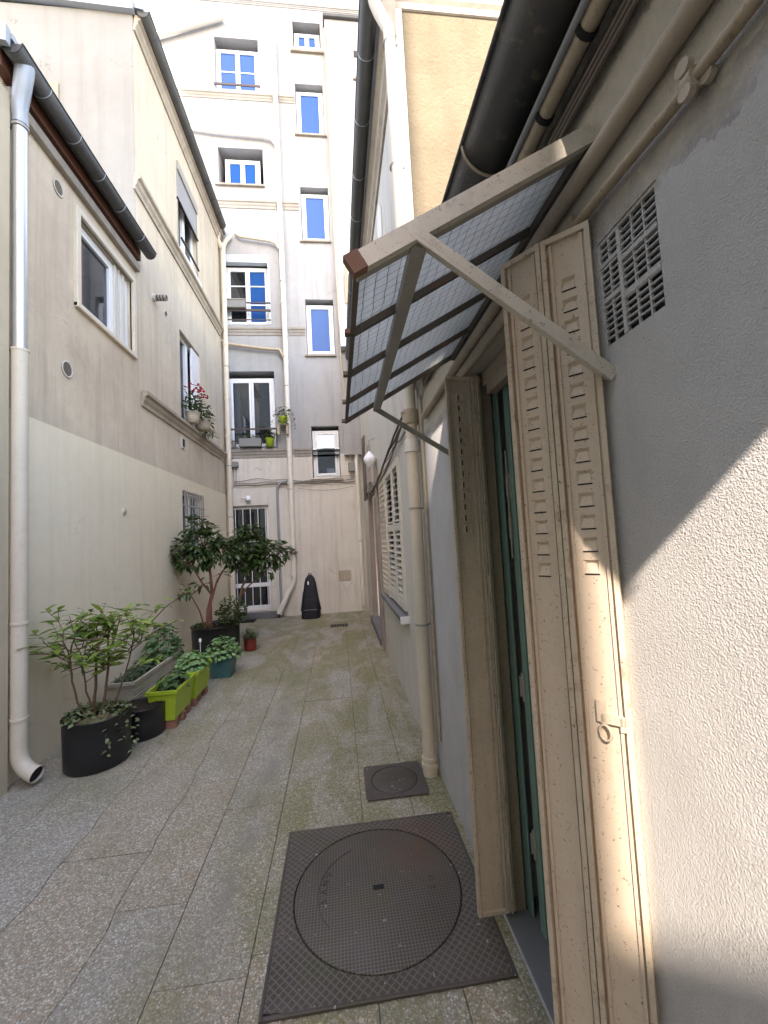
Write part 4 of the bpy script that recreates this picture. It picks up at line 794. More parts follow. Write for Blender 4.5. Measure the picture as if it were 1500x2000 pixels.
# door in the near building
DR=thing('teal_door','teal green painted double door standing slightly ajar in the near doorway','door',(.66,1.2,0))
l1=obj('door_leaf',MB().box(.645,.652,1.532,1.60,.035,2.0,.001),'teal',DR)
l2_=obj('door_leaf',MB().box(.652,.69,.84,1.478,.035,2.0,.004),'teal',DR)
obj('door_rail',MB().box(.645,.652,1.435,1.475,.04,1.99,.002),'teal',l2_)
for z in (.33,.88,1.62): obj('hinge',MB().tube([(.641,1.484,z-.035),(.641,1.484,z+.035)],.005,8).box(.642,.645,1.46,1.481,z-.05,z+.05),'steel_grey',l2_)
obj('bolt',MB().tube([(.638,1.47,1.35),(.638,1.47,1.75)],.004,6).box(.634,.644,1.463,1.477,1.42,1.50,.001).box(.634,.644,1.463,1.477,1.60,1.66,.001),'steel_grey',l2_)
obj('interior',MB().box(.90,.91,.7,1.9,0,2.2).box(.70,.90,1.625,1.64,0,2.2),'mat_black',DR)
fr=obj('door_frame',MB().box(.592,.64,1.572,1.62,.02,2.07,.005).box(.592,.66,.80,.84,.02,2.07,.005).box(.60,.665,.84,1.56,2.03,2.085,.004).box(.60,.64,.84,1.52,1.985,2.03,.004),'old_wood',DH)
cw_=[(.477,1.479),(.479,1.429),(.479,1.404),(.472,1.382),(.471,1.346),(.468,1.324),(.460,1.288),(.470,1.228),(.469,1.183)]
for a_,b_ in zip(cw_[:-1],cw_[1:]): obj('wall_crack',MB().bar((.5492,a_[0]-.012,a_[1]-.03),(.5492,b_[0]-.012,b_[1]-.03),.0016,.0018,(1,0,0)),'cable',DH)
obj('lintel_board',MB().box(.53,.549,.80,1.66,2.085,2.13,.005),'old_wood',DH)
obj('step',MB().box(.517,.556,.6,1.70,.0,.018,.004),'agg_grey',DH); obj('threshold',MB().box(.557,.90,.80,1.62,.0,.03,.003),'slate_step',DH)
# folding metal shutters
def leaf_frame(o,ux,W,z0,z1,nrm,mat,emat,parent,dents=()):
    """sheet metal leaf starting at o (x,y) going along ux for W; folded edges"""
    o=Vector((*o,0)); ux=Vector((*ux,0)).normalized(); n=Vector((*nrm,0)).normalized(); zc=(z0+z1)/2; hz=(z1-z0)/2
    m=MB(); Zv=Vector((0,0,1)); P_=lambda u,z,d:o+ux*u+Zv*z+n*d
    f0=.003; dh=[(W/2-.015,W/2+.015,z-.013,z+.015) for z in dents]
    us=[.004,W/2-.015,W/2+.015,W-.004]; zs=sorted({z0+.004,z1-.004,*[h[2] for h in dh],*[h[3] for h in dh]})
    for a_,b_ in zip(us[:-1],us[1:]):
        for c_,e_ in zip(zs[:-1],zs[1:]):
            um=(a_+b_)/2; zm=(c_+e_)/2
            if any(h[0]<um<h[1] and h[2]<zm<h[3] for h in dh): continue
            m.add([P_(a_,c_,f0),P_(b_,c_,f0),P_(b_,e_,f0),P_(a_,e_,f0)],[(0,1,2,3)])
    m.add([P_(.004,z0+.004,-.004),P_(W-.004,z0+.004,-.004),P_(W-.004,z1-.004,-.004),P_(.004,z1-.004,-.004)],[(0,1,2,3)])
    lf=obj('panel',m,mat,parent)
    for a_,b_,c_,e_ in dh:
        k=.006; dp=-.0035
        A1,B1,C1,D1=P_(a_,e_,f0),P_(b_,e_,f0),P_(b_,c_,f0),P_(a_,c_,f0)
        A2,B2,C2,D2=P_(a_+k,e_-k,dp),P_(b_-k,e_-k,dp),P_(b_-k*.6,c_+.001,f0+.0012),P_(a_+k*.6,c_+.001,f0+.0012)
        lv=obj('louvre',MB().add([A1,B1,C1,D1,A2,B2,C2,D2],[(0,1,5,4),(1,2,6,5),(3,0,4,7),(4,5,6,7)]),mat,lf)
        obj('slot',MB().obox(P_((a_+b_)/2,c_-.0008,f0+.0006),ux,n,Zv,.014,.0007,.0011),'mat_black',lf)
    for d_ in (.005,W-.005): obj('folded_edge',MB().obox(o+ux*d_+n*.004+Vector((0,0,zc)),ux,n,(0,0,1),.005,.010,hz),emat,lf)
    for z_ in (z1-.006,z0+.006): obj('folded_edge',MB().obox(o+ux*W/2+n*.004+Vector((0,0,z_)),ux,n,(0,0,1),W/2-.0102,.009,.006),emat,lf)
    for d_ in (.018,W-.018): obj('pressed_rib',MB().obox(o+ux*d_+n*.0045+Vector((0,0,zc)),ux,n,(0,0,1),.003,.0035,hz-.014),mat,lf)
    return lf
FS=thing('folding_metal_shutter','peeling beige folding metal shutter standing open on the near side of the teal door','shutter',(.48,.80,.04),'folding metal shutters of the teal door')
A=(.42,.905);Bp=(.475,.825);Cp=(.545,.758)
ux1=Vector((Bp[0]-A[0],Bp[1]-A[1])); ux2=Vector((Cp[0]-Bp[0],Cp[1]-Bp[1])); n1=(ux1.y,-ux1.x); n1=(-abs(ux1.y),-abs(ux1.x)); n2=(-abs(ux2.y),-abs(ux2.x))
p1=leaf_frame(A,ux1,ux1.length,.05,2.075,n1,'shutter','shutter_edge',FS,[1.965-.0465*k for k in range(14)]); p2=leaf_frame(Bp,ux2,ux2.length,.05,2.075,n2,'shutter','shutter_edge',FS,[1.965-.046*k for k in range(14)])
for A_,u_,n_,par in ((A,ux1,n1,p1),(Bp,ux2,n2,p2)):
    un=Vector((*u_.normalized(),0)); nn=Vector((*n_,0)).normalized(); obj('rust_streak',MB().obox(Vector((*A_,1.06))+un*.0125+nn*.0034,un,nn,(0,0,1),.0022,.0012,.98),'rust_line',par)
# catch with ring on the outer leaf
u2n=ux2.normalized(); nn2=Vector((*n2,0)).normalized(); U=Vector((u2n.x,u2n.y,0)); base=Vector((Bp[0],Bp[1],0))
hk=obj('catch',MB().obox(base+U*.045+nn2*.008+Vector((0,0,1.085)),U,nn2,(0,0,1),.008,.004,.020).obox(base+U*.066+nn2*.008+Vector((0,0,1.072)),U,nn2,(0,0,1),.022,.004,.009).obox(base+U*.084+nn2*.008+Vector((0,0,1.065)),U,nn2,(0,0,1),.007,.004,.013),'shutter',p2)
c=base+U*.050+nn2*.012+Vector((0,0,1.045)); obj('ring',MB().tube([c+U*.011*math.cos(t)+Vector((0,0,.015*math.sin(t)))+nn2*.004*math.cos(t) for t in [2*math.pi*i/16 for i in range(17)]],.0028,6),'shutter_edge',hk)
FL=thing('folding_metal_shutter','darker narrow metal shutter leaf standing open on the far side of the teal door','shutter',(.51,1.56,.04),'folding metal shutters of the teal door')
q1=leaf_frame((.447,1.56),(1,0),.112,.05,2.068,(0,-1),'shutter_old','shutter_edge',FL)
for x0,x1,ya,yb in ((.562,.568,1.545,1.585),(.571,.576,1.54,1.59),(.579,.588,1.55,1.60)): obj('folded_edge',MB().box(x0,x1,ya,yb,.05,2.07,.001),'shutter_edge',q1)
obj('back_leaf',MB().box(.450,.558,1.572,1.578,.06,2.06),'shutter_old',FL)
for z in (1.80,1.25,.75,.25): obj('hinge',MB().tube([(.570,1.537,z-.03),(.570,1.537,z+.03)],.005,8),'shutter_edge',FL)
for k in range(13):
    z=1.985-k*.0435; m=MB(); x=.502
    m.box(x-.014,x-.0105,1.547,1.557,z-.0145,z+.0145,.001).box(x+.0105,x+.014,1.547,1.557,z-.0145,z+.012,.001).box(x-.0105,x+.0105,1.5465,1.557,z-.0145,z-.0105,.001)
    lv=obj('louvre',m,'shutter',q1)
    obj('slot',MB().box(x-.0105,x-.003,1.5555,1.5568,z-.0105,z+.012),'room',lv)
# ------------------------------------------------------------------ glass canopy
CN=thing('glass_canopy','rusty glazed canopy of wired glass on a painted metal frame over the door','canopy',(.3,1.2,2.0))
XO,XW,ZO,ZW=.057,.548,1.957,2.243
ys=[.735,.98,1.235,1.49,1.735]
zc=lambda x: ZO+(ZW-ZO)*(x-XO)/(XW-XO)
sl_=Vector((XW-XO,0,ZW-ZO)).normalized(); nr=Vector((-sl_.z,0,sl_.x))
obj('front_beam',MB().bar((XO-.01,ys[0]-.004,zc(XO-.01)),(XW,ys[0]-.004,ZW),.016,.036),'canopy_paint',CN)
obj('beam_flange',MB().bar((XO,ys[0]+.012,zc(XO)-.017),(XW,ys[0]+.012,ZW-.017),.022,.005),'steel_grey',CN)
obj('rusty_end',MB().bar((XO-.016,ys[0]-.006,zc(XO-.016)),(XO+.010,ys[0]-.006,zc(XO+.010)),.020,.038),'rust',CN)
for y in ys[1:]:
    obj('glazing_bar',MB().bar((XO-.008,y,zc(XO-.008)-.004),(XW,y,ZW-.004),.013,.018),'canopy_dark',CN)
    obj('bar_end',MB().obox((XO-.012,y,zc(XO)-.004),(1,0,0),(0,1,0),(0,0,1),.007,.010,.006),'rust' if y<1 else 'canopy_dark',CN)
obj('eaves_rail',MB().bar((XO,ys[0],ZO-.004),(XO,ys[-1],ZO-.004),.012,.016),'canopy_dark',CN)
obj('wall_rail',MB().bar((XW-.008,ys[0],ZW-.012),(XW-.008,ys[-1],ZW-.012),.016,.03),'canopy_dark',CN)
obj('purlin',MB().bar((.178,ys[0],2.006),(.190,ys[-1]+.01,2.006),.030,.022),'steel_grey',CN)
obj('brace',MB().bar((.170,ys[0]+.0,2.018),(.549,ys[0]+.005,1.742),.008,.026,(0,1,0)).bar((.170,ys[0]-.01,2.018),(.549,ys[0]-.006,1.742),.026,.005,(0,1,0)),'canopy_paint',CN)
obj('brace',MB().bar((.185,ys[-1],2.0),(.549,ys[-1]+.02,1.772),.006,.024,(0,1,0)).bar((.185,ys[-1]-.01,2.0),(.549,ys[-1]+.01,1.772),.022,.005,(0,1,0)),'steel_grey',CN)
for a,b in zip(ys[:-1],ys[1:]):
    p0=Vector((XO+.004,a+.008,zc(XO+.004)+.004)); p1_=Vector((XW-.012,a+.008,zc(XW-.012)+.004)); dy=Vector((0,b-a-.016,0)); th=nr*.005
    obj('wired_glass_pane',MB().add([p0,p1_,p1_+dy,p0+dy,p0+th,p1_+th,p1_+dy+th,p0+dy+th],[(0,1,2,3),(4,5,6,7),(0,1,5,4),(1,2,6,5),(2,3,7,6),(3,0,4,7)]),'wired_glass',CN)
# ------------------------------------------------------------------ plants
def leafmesh(name,L,W,mat,fold=.25,curl=.2,tip=1.0,seg=4):
    vs=[];fs=[]
    for i in range(seg+1):
        t=i/seg; w=W/2*(math.sin(math.pi*min(1,(t*.92+.04)))**.85)*(1-.25*t*tip); x=L*t; z=-curl*L*t*t
        vs+=[(x,-w,z+fold*w),(x,0,z),(x,w,z+fold*w)]
    for i in range(seg):
        a=3*i; fs+=[(a,a+3,a+4,a+1),(a+1,a+4,a+5,a+2)]
    me=bpy.data.meshes.new(name); me.from_pydata(vs,[],fs); me.update(); me.polygons.foreach_set('use_smooth',[True]*len(fs)); me.materials.append(M[mat]); return me
def orient(d,up,roll=0):
    d=Vector(d).normalized(); s_=Vector(up).cross(d)
    if s_.length<1e-3: s_=Vector((1,0,0)).cross(d)
    s_.normalize(); u=d.cross(s_); m=Matrix((d,s_,u)).transposed().to_4x4(); return m@Matrix.Rotation(roll,4,'X')
def place_leaf(me,p,d,parent,sc=1,roll=0,up=(0,0,1)):
    o=bpy.data.objects.new('leaf',me); scene.collection.objects.link(o); o.parent=parent
    m=orient(d,up,roll); o.matrix_local=Matrix.Translation(Vector(p)-OFF[parent.name])@m@Matrix.Scale(sc,4); return o
def add_leaf_geo(mb,me_v,me_f,p,d,sc,roll=0,up=(0,0,1)):
    m=Matrix.Translation(Vector(p))@orient(d,up,roll)@Matrix.Scale(sc,4)
    mb.add([m@Vector(v) for v in me_v],me_f,True)
def geo(me): return [tuple(v.co) for v in me.vertices],[tuple(p.vertices) for p in me.polygons]
def branch(a,b,bend,n=6,rnd=None):
    a=Vector(a);b=Vector(b); out=[]
    for i in range(n+1):
        t=i/n; p=a.lerp(b,t)+Vector(bend)*math.sin(math.pi*t)
        if rnd: p+=Vector((rnd.uniform(-1,1),rnd.uniform(-1,1),rnd.uniform(-.5,.5)))*.008*(1 if 0<i<n else 0)
        out.append(p)
    return out
def rdir(r,zlo=-.3,zhi=.5):
    a=r.uniform(0,2*math.pi); z=r.uniform(zlo,zhi); c=math.sqrt(max(0,1-z*z)); return Vector((c*math.cos(a),c*math.sin(a),z))
rl=random.Random(77)
lt=MB(); 
for i in range(260):
    k=rl.random(); x=-2.13+abs(rl.gauss(0,.05)) if k<.5 else (.53-abs(rl.gauss(0,.04)) if k<.8 else rl.uniform(-2,.4)); y=rl.uniform(1.2,8.1)
    a=rl.uniform(0,6.28); q=rl.uniform(.003,.010); c_,s_=math.cos(a)*q,math.sin(a)*q
    lt.add([(x-c_,y-s_,.003),(x+s_*.5,y-c_*.5,.004),(x+c_,y+s_,.006),(x-s_*.5,y+c_*.5,.004)],[(0,1,2,3)])
tag(obj('leaf_litter',lt,'straw',None,'stuff'),'scattered dry leaf crumbs and grit along the foot of the walls','litter')
# --- big black pot with the light green shrub
def round_pot(label,c,r,h,mat='pot_black',soilz=.05,group=None,rt=None):
    t=thing('plant_pot',label,'plant pot',(c[0],c[1],0),group); rt=rt or r*1.015
    obj('body',MB().lathe((c[0],c[1],0),[(0,.004),(r*.93,.004),(r*.96,.012),(r*.98,h*.5),(r,h-.012),(rt,h-.010),(rt*1.01,h),(rt*.96,h),(rt*.93,h-.03),(rt*.92,h-soilz-.03)],40),mat,t)
    m=MB(); n=18; vs=[(c[0],c[1],h-soilz+.01)]; fs=[]; rr=random.Random(int(c[0]*100))
    for k in (1,2,3):
        for j in range(n): a=2*math.pi*j/n; q=rt*.93*k/3; vs.append((c[0]+q*math.cos(a),c[1]+q*math.sin(a),h-soilz+rr.uniform(-.008,.008)))
    for j in range(n): fs.append((0,1+j,1+(j+1)%n))
    for k in (0,1):
        for j in range(n): fs.append((1+k*n+j,1+(k+1)*n+j,1+(k+1)*n+(j+1)%n,1+k*n+(j+1)%n))
    m.add(vs,fs,True); obj('soil',m,'soil',t); return t
PC=(-1.725,3.17); round_pot('large black pot with straw and ivy holding the leafy light green shrub',PC,.205,.335)
rp_=random.Random(11)
SH=thing('shrub','light green broad leaved shrub growing from the large near black pot','shrub',(PC[0],PC[1],.28))
b0=Vector((PC[0],PC[1],.28)); mains=[]; m=MB()
def crownpt(x,y,z): return Vector((x,y,z))
stems=[((-.02,-.01,0),(-1.70,3.14,.84),(0,0,0),.011),((.015,.01,0),(-1.66,3.22,.92),(.01,0,0),.010),((-.05,.0,0),(-1.86,3.12,.82),(-.05,0,-.02),.008),((-.03,.02,0),(-1.84,3.2,.72),(-.03,.02,0),.007),((.05,.01,0),(-1.52,3.26,.84),(.02,0,-.02),.007)]
tips=[]
for off,e,bd_,r in stems:
    a=b0+Vector(off); br=branch(a,e,bd_,7,rp_); m.tube(br,[r*(1-.35*i/7) for i in range(8)],7,False); e=Vector(e)
    for k in range(6):
        d=Vector((rp_.uniform(-1.2,1.2),rp_.uniform(-.9,.9),rp_.uniform(.3,1.0))); L=rp_.uniform(.16,.34)
        st=br[rp_.choice([4,5,6,7])]; en=st+d.normalized()*L; en.x=min(-1.18,max(-2.08,en.x)); en.z=min(en.z,1.32)
        b2=branch(st,en,(rp_.uniform(-.02,.02),0,-.02),5,rp_); m.tube(b2,[r*.55*(1-.6*i/5) for i in range(6)],5,False)
        tips.append((b2,d))
        for q in range(2):
            d2=(d+Vector((rp_.uniform(-1.3,1.3),rp_.uniform(-1.2,1.2),rp_.uniform(-.4,.4)))).normalized(); s2=b2[rp_.choice([2,3,4])]; en2=s2+d2*rp_.uniform(.1,.2); en2.z=min(en2.z,1.34); en2.x=max(-2.1,en2.x)
            b3=branch(s2,en2,(0,0,.01),4,rp_); m.tube(b3,[r*.3*(1-.5*i/4) for i in range(5)],4,False); tips.append((b3,d2))
for st,en in (((-1.86,3.12,.70),(-2.10,3.02,.80)),((-1.56,3.25,.72),(-1.22,3.4,1.1)),((-1.56,3.25,.70),(-1.25,3.35,.90))):
    b2=branch(st,en,(0,0,.03),6,rp_); m.tube(b2,[.004]*7,5,False); tips.append((b2,Vector(en)-Vector(st)))
obj('stems',m,'bark',SH)
lm=[leafmesh('leaf_mesh',.100,.040,'leaf_light',.2,.18),leafmesh('leaf_mesh',.090,.034,'leaf_light',.3,.3),leafmesh('leaf_mesh',.112,.042,'leaf_light',.15,.1),leafmesh('leaf_mesh',.085,.035,'leaf_mid',.25,.25)]
cnt=0
extra=MB(); lg=[geo(x) for x in lm]
for b2,d in tips:
    n=rp_.randint(4,7)
    for k in range(n):
        t=1-k*.13; i=min(len(b2)-1,max(0,int(t*(len(b2)-1)+.5))); p=b2[i]; dd=(Vector(d).normalized()*.45+rdir(rp_,-.35,.30)).normalized(); w=rp_.randrange(4)
        if cnt<298: place_leaf(lm[w],p,dd,SH,rp_.uniform(.7,1.15),rp_.uniform(-.5,.5)); cnt+=1
        else: add_leaf_geo(extra,*lg[w],p,dd,rp_.uniform(.7,1.1),rp_.uniform(-.5,.5))
if extra.v: obj('foliage',extra,'leaf_light',SH,'stuff')
# ground plants / ivy in the big pot
def tuft(label,c,rx,ry,z,h,n,mat,L,W,par=None,zlo=-.1,zhi=.9,name='ground_plant',cat='plant',seed=1,trail=0,smesh=None):
    r=random.Random(seed); mb=MB(); me=leafmesh('t',L,W,mat,.25,.25); v,f=geo(me)
    for i in range(n):
        a=r.uniform(0,6.283); q=math.sqrt(r.random()); p=Vector((c[0]+rx*q*math.cos(a),c[1]+ry*q*math.sin(a),z+h*r.random()*(1-.6*q*q)))
        add_leaf_geo(mb,v,f,p,rdir(r,zlo,zhi),r.uniform(.6,1.2),r.uniform(-.6,.6))
    for k in range(trail):
        a=r.uniform(0,6.283) if trail>8 else (-.9 + k*.35 if k<4 else 3.6+.2*k); p=Vector((c[0]+rx*1.05*math.cos(a),c[1]+ry*1.05*math.sin(a),z))
        for j in range(r.randint(4,9)):
            p=p+Vector((r.uniform(-.012,.012)+.004*math.cos(a),r.uniform(-.012,.012),-.028)); add_leaf_geo(mb,v,f,p,rdir(r,-.6,.3),r.uniform(.7,1.1),r.uniform(-.6,.6))
    o=obj(name,mb,mat,None,None); tag(o,label,cat); return o
tuft('ivy and ground cover spilling over the rim of the largest near pot',PC,.21,.21,.31,.08,330,'leaf_ivy',.034,.026,seed=5,trail=4,name='ivy')
obj_s=tag(obj('straw_litter',MB().lathe((PC[0]+.02,PC[1]-.05,.297),[(0,.02),(.06,.018),(.12,.0)],14),'straw'),'dry straw and leaf litter on the soil of the largest near pot','litter')
# second pot
P2=(-1.60,3.55); round_pot('smaller empty black pot filled with dark soil beside the shrub pot',P2,.165,.235,soilz=.0)
# stone trough
def trough(label,x0,x1,y0,y1,z0,z1,mat,rib=False,taper=.03,group=None,cat='planter'):
    t=thing('plant_trough',label,cat,((x0+x1)/2,(y0+y1)/2,z0),group); w=.012
    def ringr(z,s): return [(x0+s,y0+s,z),(x1-s,y0+s,z),(x1-s,y1-s,z),(x0+s,y1-s,z)]
    m=MB(); prof=[(z0,taper),(z1-.03,.008),(z1-.028,-.004),(z1,-.004),(z1,w),(z1-.04,w+.004)]
    rs_=[ringr(z,s) for z,s in prof]; vs=[v for r in rs_ for v in r]; m.add(vs,[(i*4+j,i*4+(j+1)%4,(i+1)*4+(j+1)%4,(i+1)*4+j) for i in range(len(prof)-1) for j in range(4)]+[(3,2,1,0)])
    obj('body',m,mat,t)
    obj('soil',MB().box(x0+w+.005,x1-w-.005,y0+w+.005,y1-w-.005,z1-.06,z1-.03,.004),'soil',t)
    if rib:
        for i in range(6): z=z0+.02+i*(z1-z0-.05)/6; obj('rib',MB().box(x1-.022+.003*i,x1-.008+.003*i*.4,y0+.02,y1-.02,z,z+.011,.002),mat,t)
    return t
T1=trough('long pale ribbed trough set against the left wall behind the lime planters',-2.0,-1.765,3.78,4.86,.13,.34,'stone_trough',True,.02)
obj('foot',MB().box(-1.98,-1.82,3.86,3.98,.0,.129),'brick_red',T1); obj('foot',MB().box(-1.98,-1.82,4.6,4.72,.0,.129),'brick_red',T1)
LG='lime green troughs in a row on bricks'
trough('nearer lime green plastic trough raised on bricks',-1.575,-1.34,3.55,3.985,.072,.315,'lime',False,.035,LG)
trough('farther lime green plastic trough raised on bricks, next to the teal pot',-1.555,-1.325,3.995,4.42,.072,.315,'lime',False,.035,LG)
for i in range(6):
    y=3.60+i*.145; tag(obj('brick',MB().box(-1.54,-1.37+.01*(i%2),y,y+.06,.001,.070,.004),'brick_red'),('nearest','second nearest','third','fourth','second farthest','farthest')[i]+' red brick under the row of lime green troughs','brick','bricks under the lime green troughs')
# teal square pot
t=thing('plant_pot','square teal plastic pot full of geranium leaves at the end of the troughs','plant pot',(-1.33,4.9,0))
m=MB(); prof=[(.002,.10),(.20,.125),(.20,.135),(.225,.135),(.225,.12),(.19,.118)]; vs=[(-1.345+sx*s,4.90+sy*s,z) for z,s in prof for sx,sy in ((-1,-1),(1,-1),(1,1),(-1,1))]
m.add(vs,[(i*4+j,i*4+(j+1)%4,(i+1)*4+(j+1)%4,(i+1)*4+j) for i in range(5) for j in range(4)]+[(3,2,1,0)]); obj('body',m,'tealpot',t); obj('soil',MB().box(-1.455,-1.235,4.79,5.01,.17,.195),'soil',t)
# geraniums: round lobed leaves
def geranium(name,label,c,rx,ry,z0,h,n,mat,seed,size=.05,cat='geranium'):
    r=random.Random(seed); mb=MB()
    for i in range(n):
        a=r.uniform(0,6.283); e=math.asin(r.uniform(.0,1)); k=r.uniform(.72,1.02)
        p=Vector((c[0]+rx*k*math.cos(a)*math.cos(e),c[1]+ry*k*math.sin(a)*math.cos(e),z0+h*k*math.sin(e)))
        nrm=(Vector((math.cos(a)*math.cos(e)*.6,math.sin(a)*math.cos(e)*.6,math.sin(e)+.5))+Vector((r.uniform(-.4,.4),r.uniform(-.4,.4),0))).normalized()
        u=nrm.cross(Vector((r.uniform(-1,1),r.uniform(-1,1),.2))).normalized(); v=nrm.cross(u); s=size*r.uniform(.55,1.1)/2
        vs=[p-nrm*s*.25]; N=10
        for j in range(N):
            th=2*math.pi*j/N; rr=s*(1+.10*math.cos(5*th)) if j else s*.45
            vs.append(p+u*rr*math.cos(th)+v*rr*math.sin(th)+nrm*(.10*s*math.cos(3*th)))
        mb.add(vs,[(0,1+j,1+(j+1)%N) for j in range(N)],True)
        if i%6==0: mb.tube([p-nrm*.002,Vector((c[0]+rx*.3*math.cos(a),c[1]+ry*.3*math.sin(a),z0-.03))],.0022,4,False)
    g_=thing(name,label,cat,(c[0],c[1],z0-.03)); obj('foliage',mb,mat,g_,'stuff'); return g_
geranium('geranium','round leaved geranium mound growing from the teal square pot',(-1.34,4.9),.20,.20,.20,.24,260,'leaf_geran_lit',21)
geranium('geranium','bright geranium filling the farther lime green trough',(-1.44,4.22),.15,.22,.29,.17,190,'leaf_geran_lit',22,.055)
geranium('geranium','sparser dark geranium in the nearer lime green trough',(-1.46,3.82),.13,.20,.27,.14,120,'leaf_geran',23,.045)
geranium('geranium','tallest dark green geranium bush, at the far end of the pale trough by the wall',(-1.90,4.70),.19,.24,.30,.36,330,'leaf_geran',24,.055)
geranium('geranium','dark green geranium bush in the middle of the pale trough',(-1.90,4.25),.12,.22,.29,.12,170,'leaf_grey',25,.045)
def grass(label,c,rx,ry,z,n,L,mat,seed,name='grass_plant'):
    r=random.Random(seed); mb=MB()
    for i in range(n):
        p=Vector((c[0]+r.uniform(-rx,rx),c[1]+r.uniform(-ry,ry),z)); d=rdir(r,.2,.95); l=L*r.uniform(.6,1.1); s_=d.cross(Vector((0,0,1))).normalized()*.004
        q=p+d*l*.6; e=q+Vector((d.x,d.y,-.25)).normalized()*l*.45
        mb.add([p-s_,p+s_,q+s_,q-s_,e],[(0,1,2,3),(3,2,4)],True)
    g_=thing(name,label,'plant',(c[0],c[1],z)); obj('blades',mb,mat,g_,'stuff'); return g_
grass('fine leaved plants at the near end of the pale trough',(-1.9,4.0),.08,.13,.30,110,.11,'leaf_grey',31)
tuft('low herbs between the fine leaved plants in the pale trough',(-1.9,4.0),.09,.16,.28,.07,120,'leaf_grey',.025,.015,seed=32,name='herb_plant')
mk=thing('plant_label','small white plant marker standing in the lime trough','label',(-1.42,4.38,.3)); obj('stake',MB().box(-1.4225,-1.4175,4.378,4.382,.29,.50),'white_paint',mk); obj('tab',MB().box(-1.432,-1.408,4.376,4.384,.50,.535,.002),'lamp_white',mk)
# big camellia pot
PC3=(-1.66,5.75); round_pot('wide black pot of the dark camellia near the barred window',PC3,.30,.42,rt=.31)
r3=random.Random(17)
cl=[leafmesh('leaf_mesh',.105,.048,'leaf_dark',.25,.35),leafmesh('leaf_mesh',.092,.042,'leaf_dark',.3,.45),leafmesh('leaf_mesh',.098,.046,'leaf_dark',.2,.25)]; clg=[geo(x) for x in cl]
def camellia(label,base,trunks,clusters,n,bark,stuffn,seed):
    r=random.Random(seed); t=thing('camellia',label,'shrub',base); m=MB(); ends=[]
    for pts,rad in trunks: m.tube(pts,[rad*(1-.5*i/(len(pts)-1)) for i in range(len(pts))],8,False); ends.append(Vector(pts[-1]))
    for c,rr in clusters:
        c=Vector(c); e=min(ends,key=lambda q:(q-c).length)
        b=branch(e,c,(0,0,-.02),4,r); m.tube(b,[.010,.008,.007,.005,.004],6,False)
        for k in range(5): d=rdir(r,-.4,.9); m.tube(branch(b[3],c+Vector((d.x*rr[0],d.y*rr[1],d.z*rr[2]))*.8,(0,0,0),3,r),[.005,.004,.003,.002],5,False)
    obj('trunk',m,bark,t)
    tot=sum(rr[0]*rr[1]*rr[2] for c,rr in clusters); st=MB(); k=0; items=[]
    for c,rr in clusters:
        for i in range(int((n+stuffn)*rr[0]*rr[1]*rr[2]/tot)):
            d=rdir(r,-.8,1); q=r.uniform(.45,1.0)**.6
            items.append((Vector(c)+Vector((d.x*rr[0]*q,d.y*rr[1]*q,d.z*rr[2]*q)),(d*.8+rdir(r,-.6,.4)).normalized()))
    items.sort(key=lambda it:it[0].y)
    for i,(p,d) in enumerate(items):
        w=r.randrange(3)
        if i<n: place_leaf(cl[w],p,d,t,r.uniform(.75,1.2),r.uniform(-.6,.6))
        else: add_leaf_geo(st,*clg[w],p,d,r.uniform(.8,1.25),r.uniform(-.6,.6))
    if st.v: obj('foliage',st,'leaf_dark',t,'stuff')
    return t
camellia('dark glossy camellia with reddish trunk before the left wall',(-1.75,5.75,.38),
 [([(-1.76,5.74,.38),(-1.75,5.75,.62),(-1.70,5.76,.82),(-1.72,5.78,1.05),(-1.74,5.8,1.2)],.028),([(-1.72,5.74,.38),(-1.71,5.72,.7),(-1.64,5.74,.95),(-1.56,5.78,1.12)],.02),([(-1.79,5.72,.38),(-1.84,5.68,.62),(-1.94,5.66,.84)],.012),([(-1.70,5.76,.80),(-1.82,5.7,1.0),(-1.9,5.7,1.15)],.014)],
 [((-1.94,5.72,1.30),(.22,.22,.17)),((-1.80,5.76,1.50),(.28,.22,.20)),((-1.60,5.80,1.36),(.22,.22,.19)),((-1.86,5.76,1.72),(.15,.14,.15)),((-2.06,5.66,1.44),(.12,.16,.12)),((-1.99,5.64,.88),(.10,.09,.08)),((-1.80,5.70,.96),(.08,.08,.06)),((-1.58,5.72,1.08),(.06,.06,.05))],298,'bark_red',620,41)
camellia('dark camellia behind, in front of the barred doorway',(-1.48,6.1,.38),
 [([(-1.47,6.0,.38),(-1.44,6.1,.62),(-1.40,6.15,.85),(-1.28,6.2,1.05)],.024),([(-1.42,6.12,.72),(-1.3,6.12,.86),(-1.15,6.1,.98)],.014)],
 [((-1.30,6.12,1.40),(.28,.22,.23)),((-1.06,6.10,1.28),(.27,.2,.21)),((-1.40,6.15,1.20),(.20,.2,.16)),((-1.24,6.15,1.62),(.14,.16,.14)),((-.84,6.08,1.34),(.14,.12,.12)),((-1.05,6.08,1.08),(.12,.12,.09)),((-1.42,6.1,1.58),(.10,.12,.10))],298,'bark',760,42)
tuft('leafy undergrowth at the foot of the dark camellias',(-1.45,5.72),.20,.18,.42,.36,380,'leaf_dark',.075,.036,seed=43,name='undergrowth')
tuft('grassy tufts on the camellia pot soil near the left wall',(-1.80,5.66),.12,.12,.40,.08,90,'leaf_mid',.05,.012,seed=44,name='tuft_plant')
# red pot with spider plant
RPc=(-1.27,5.95); round_pot('small red pot behind the teal pot',RPc,.085,.17,'redpot')
grass('arching spider plant in the small red pot',RPc,.06,.06,.15,150,.26,'leaf_grey',45,'spider_plant')
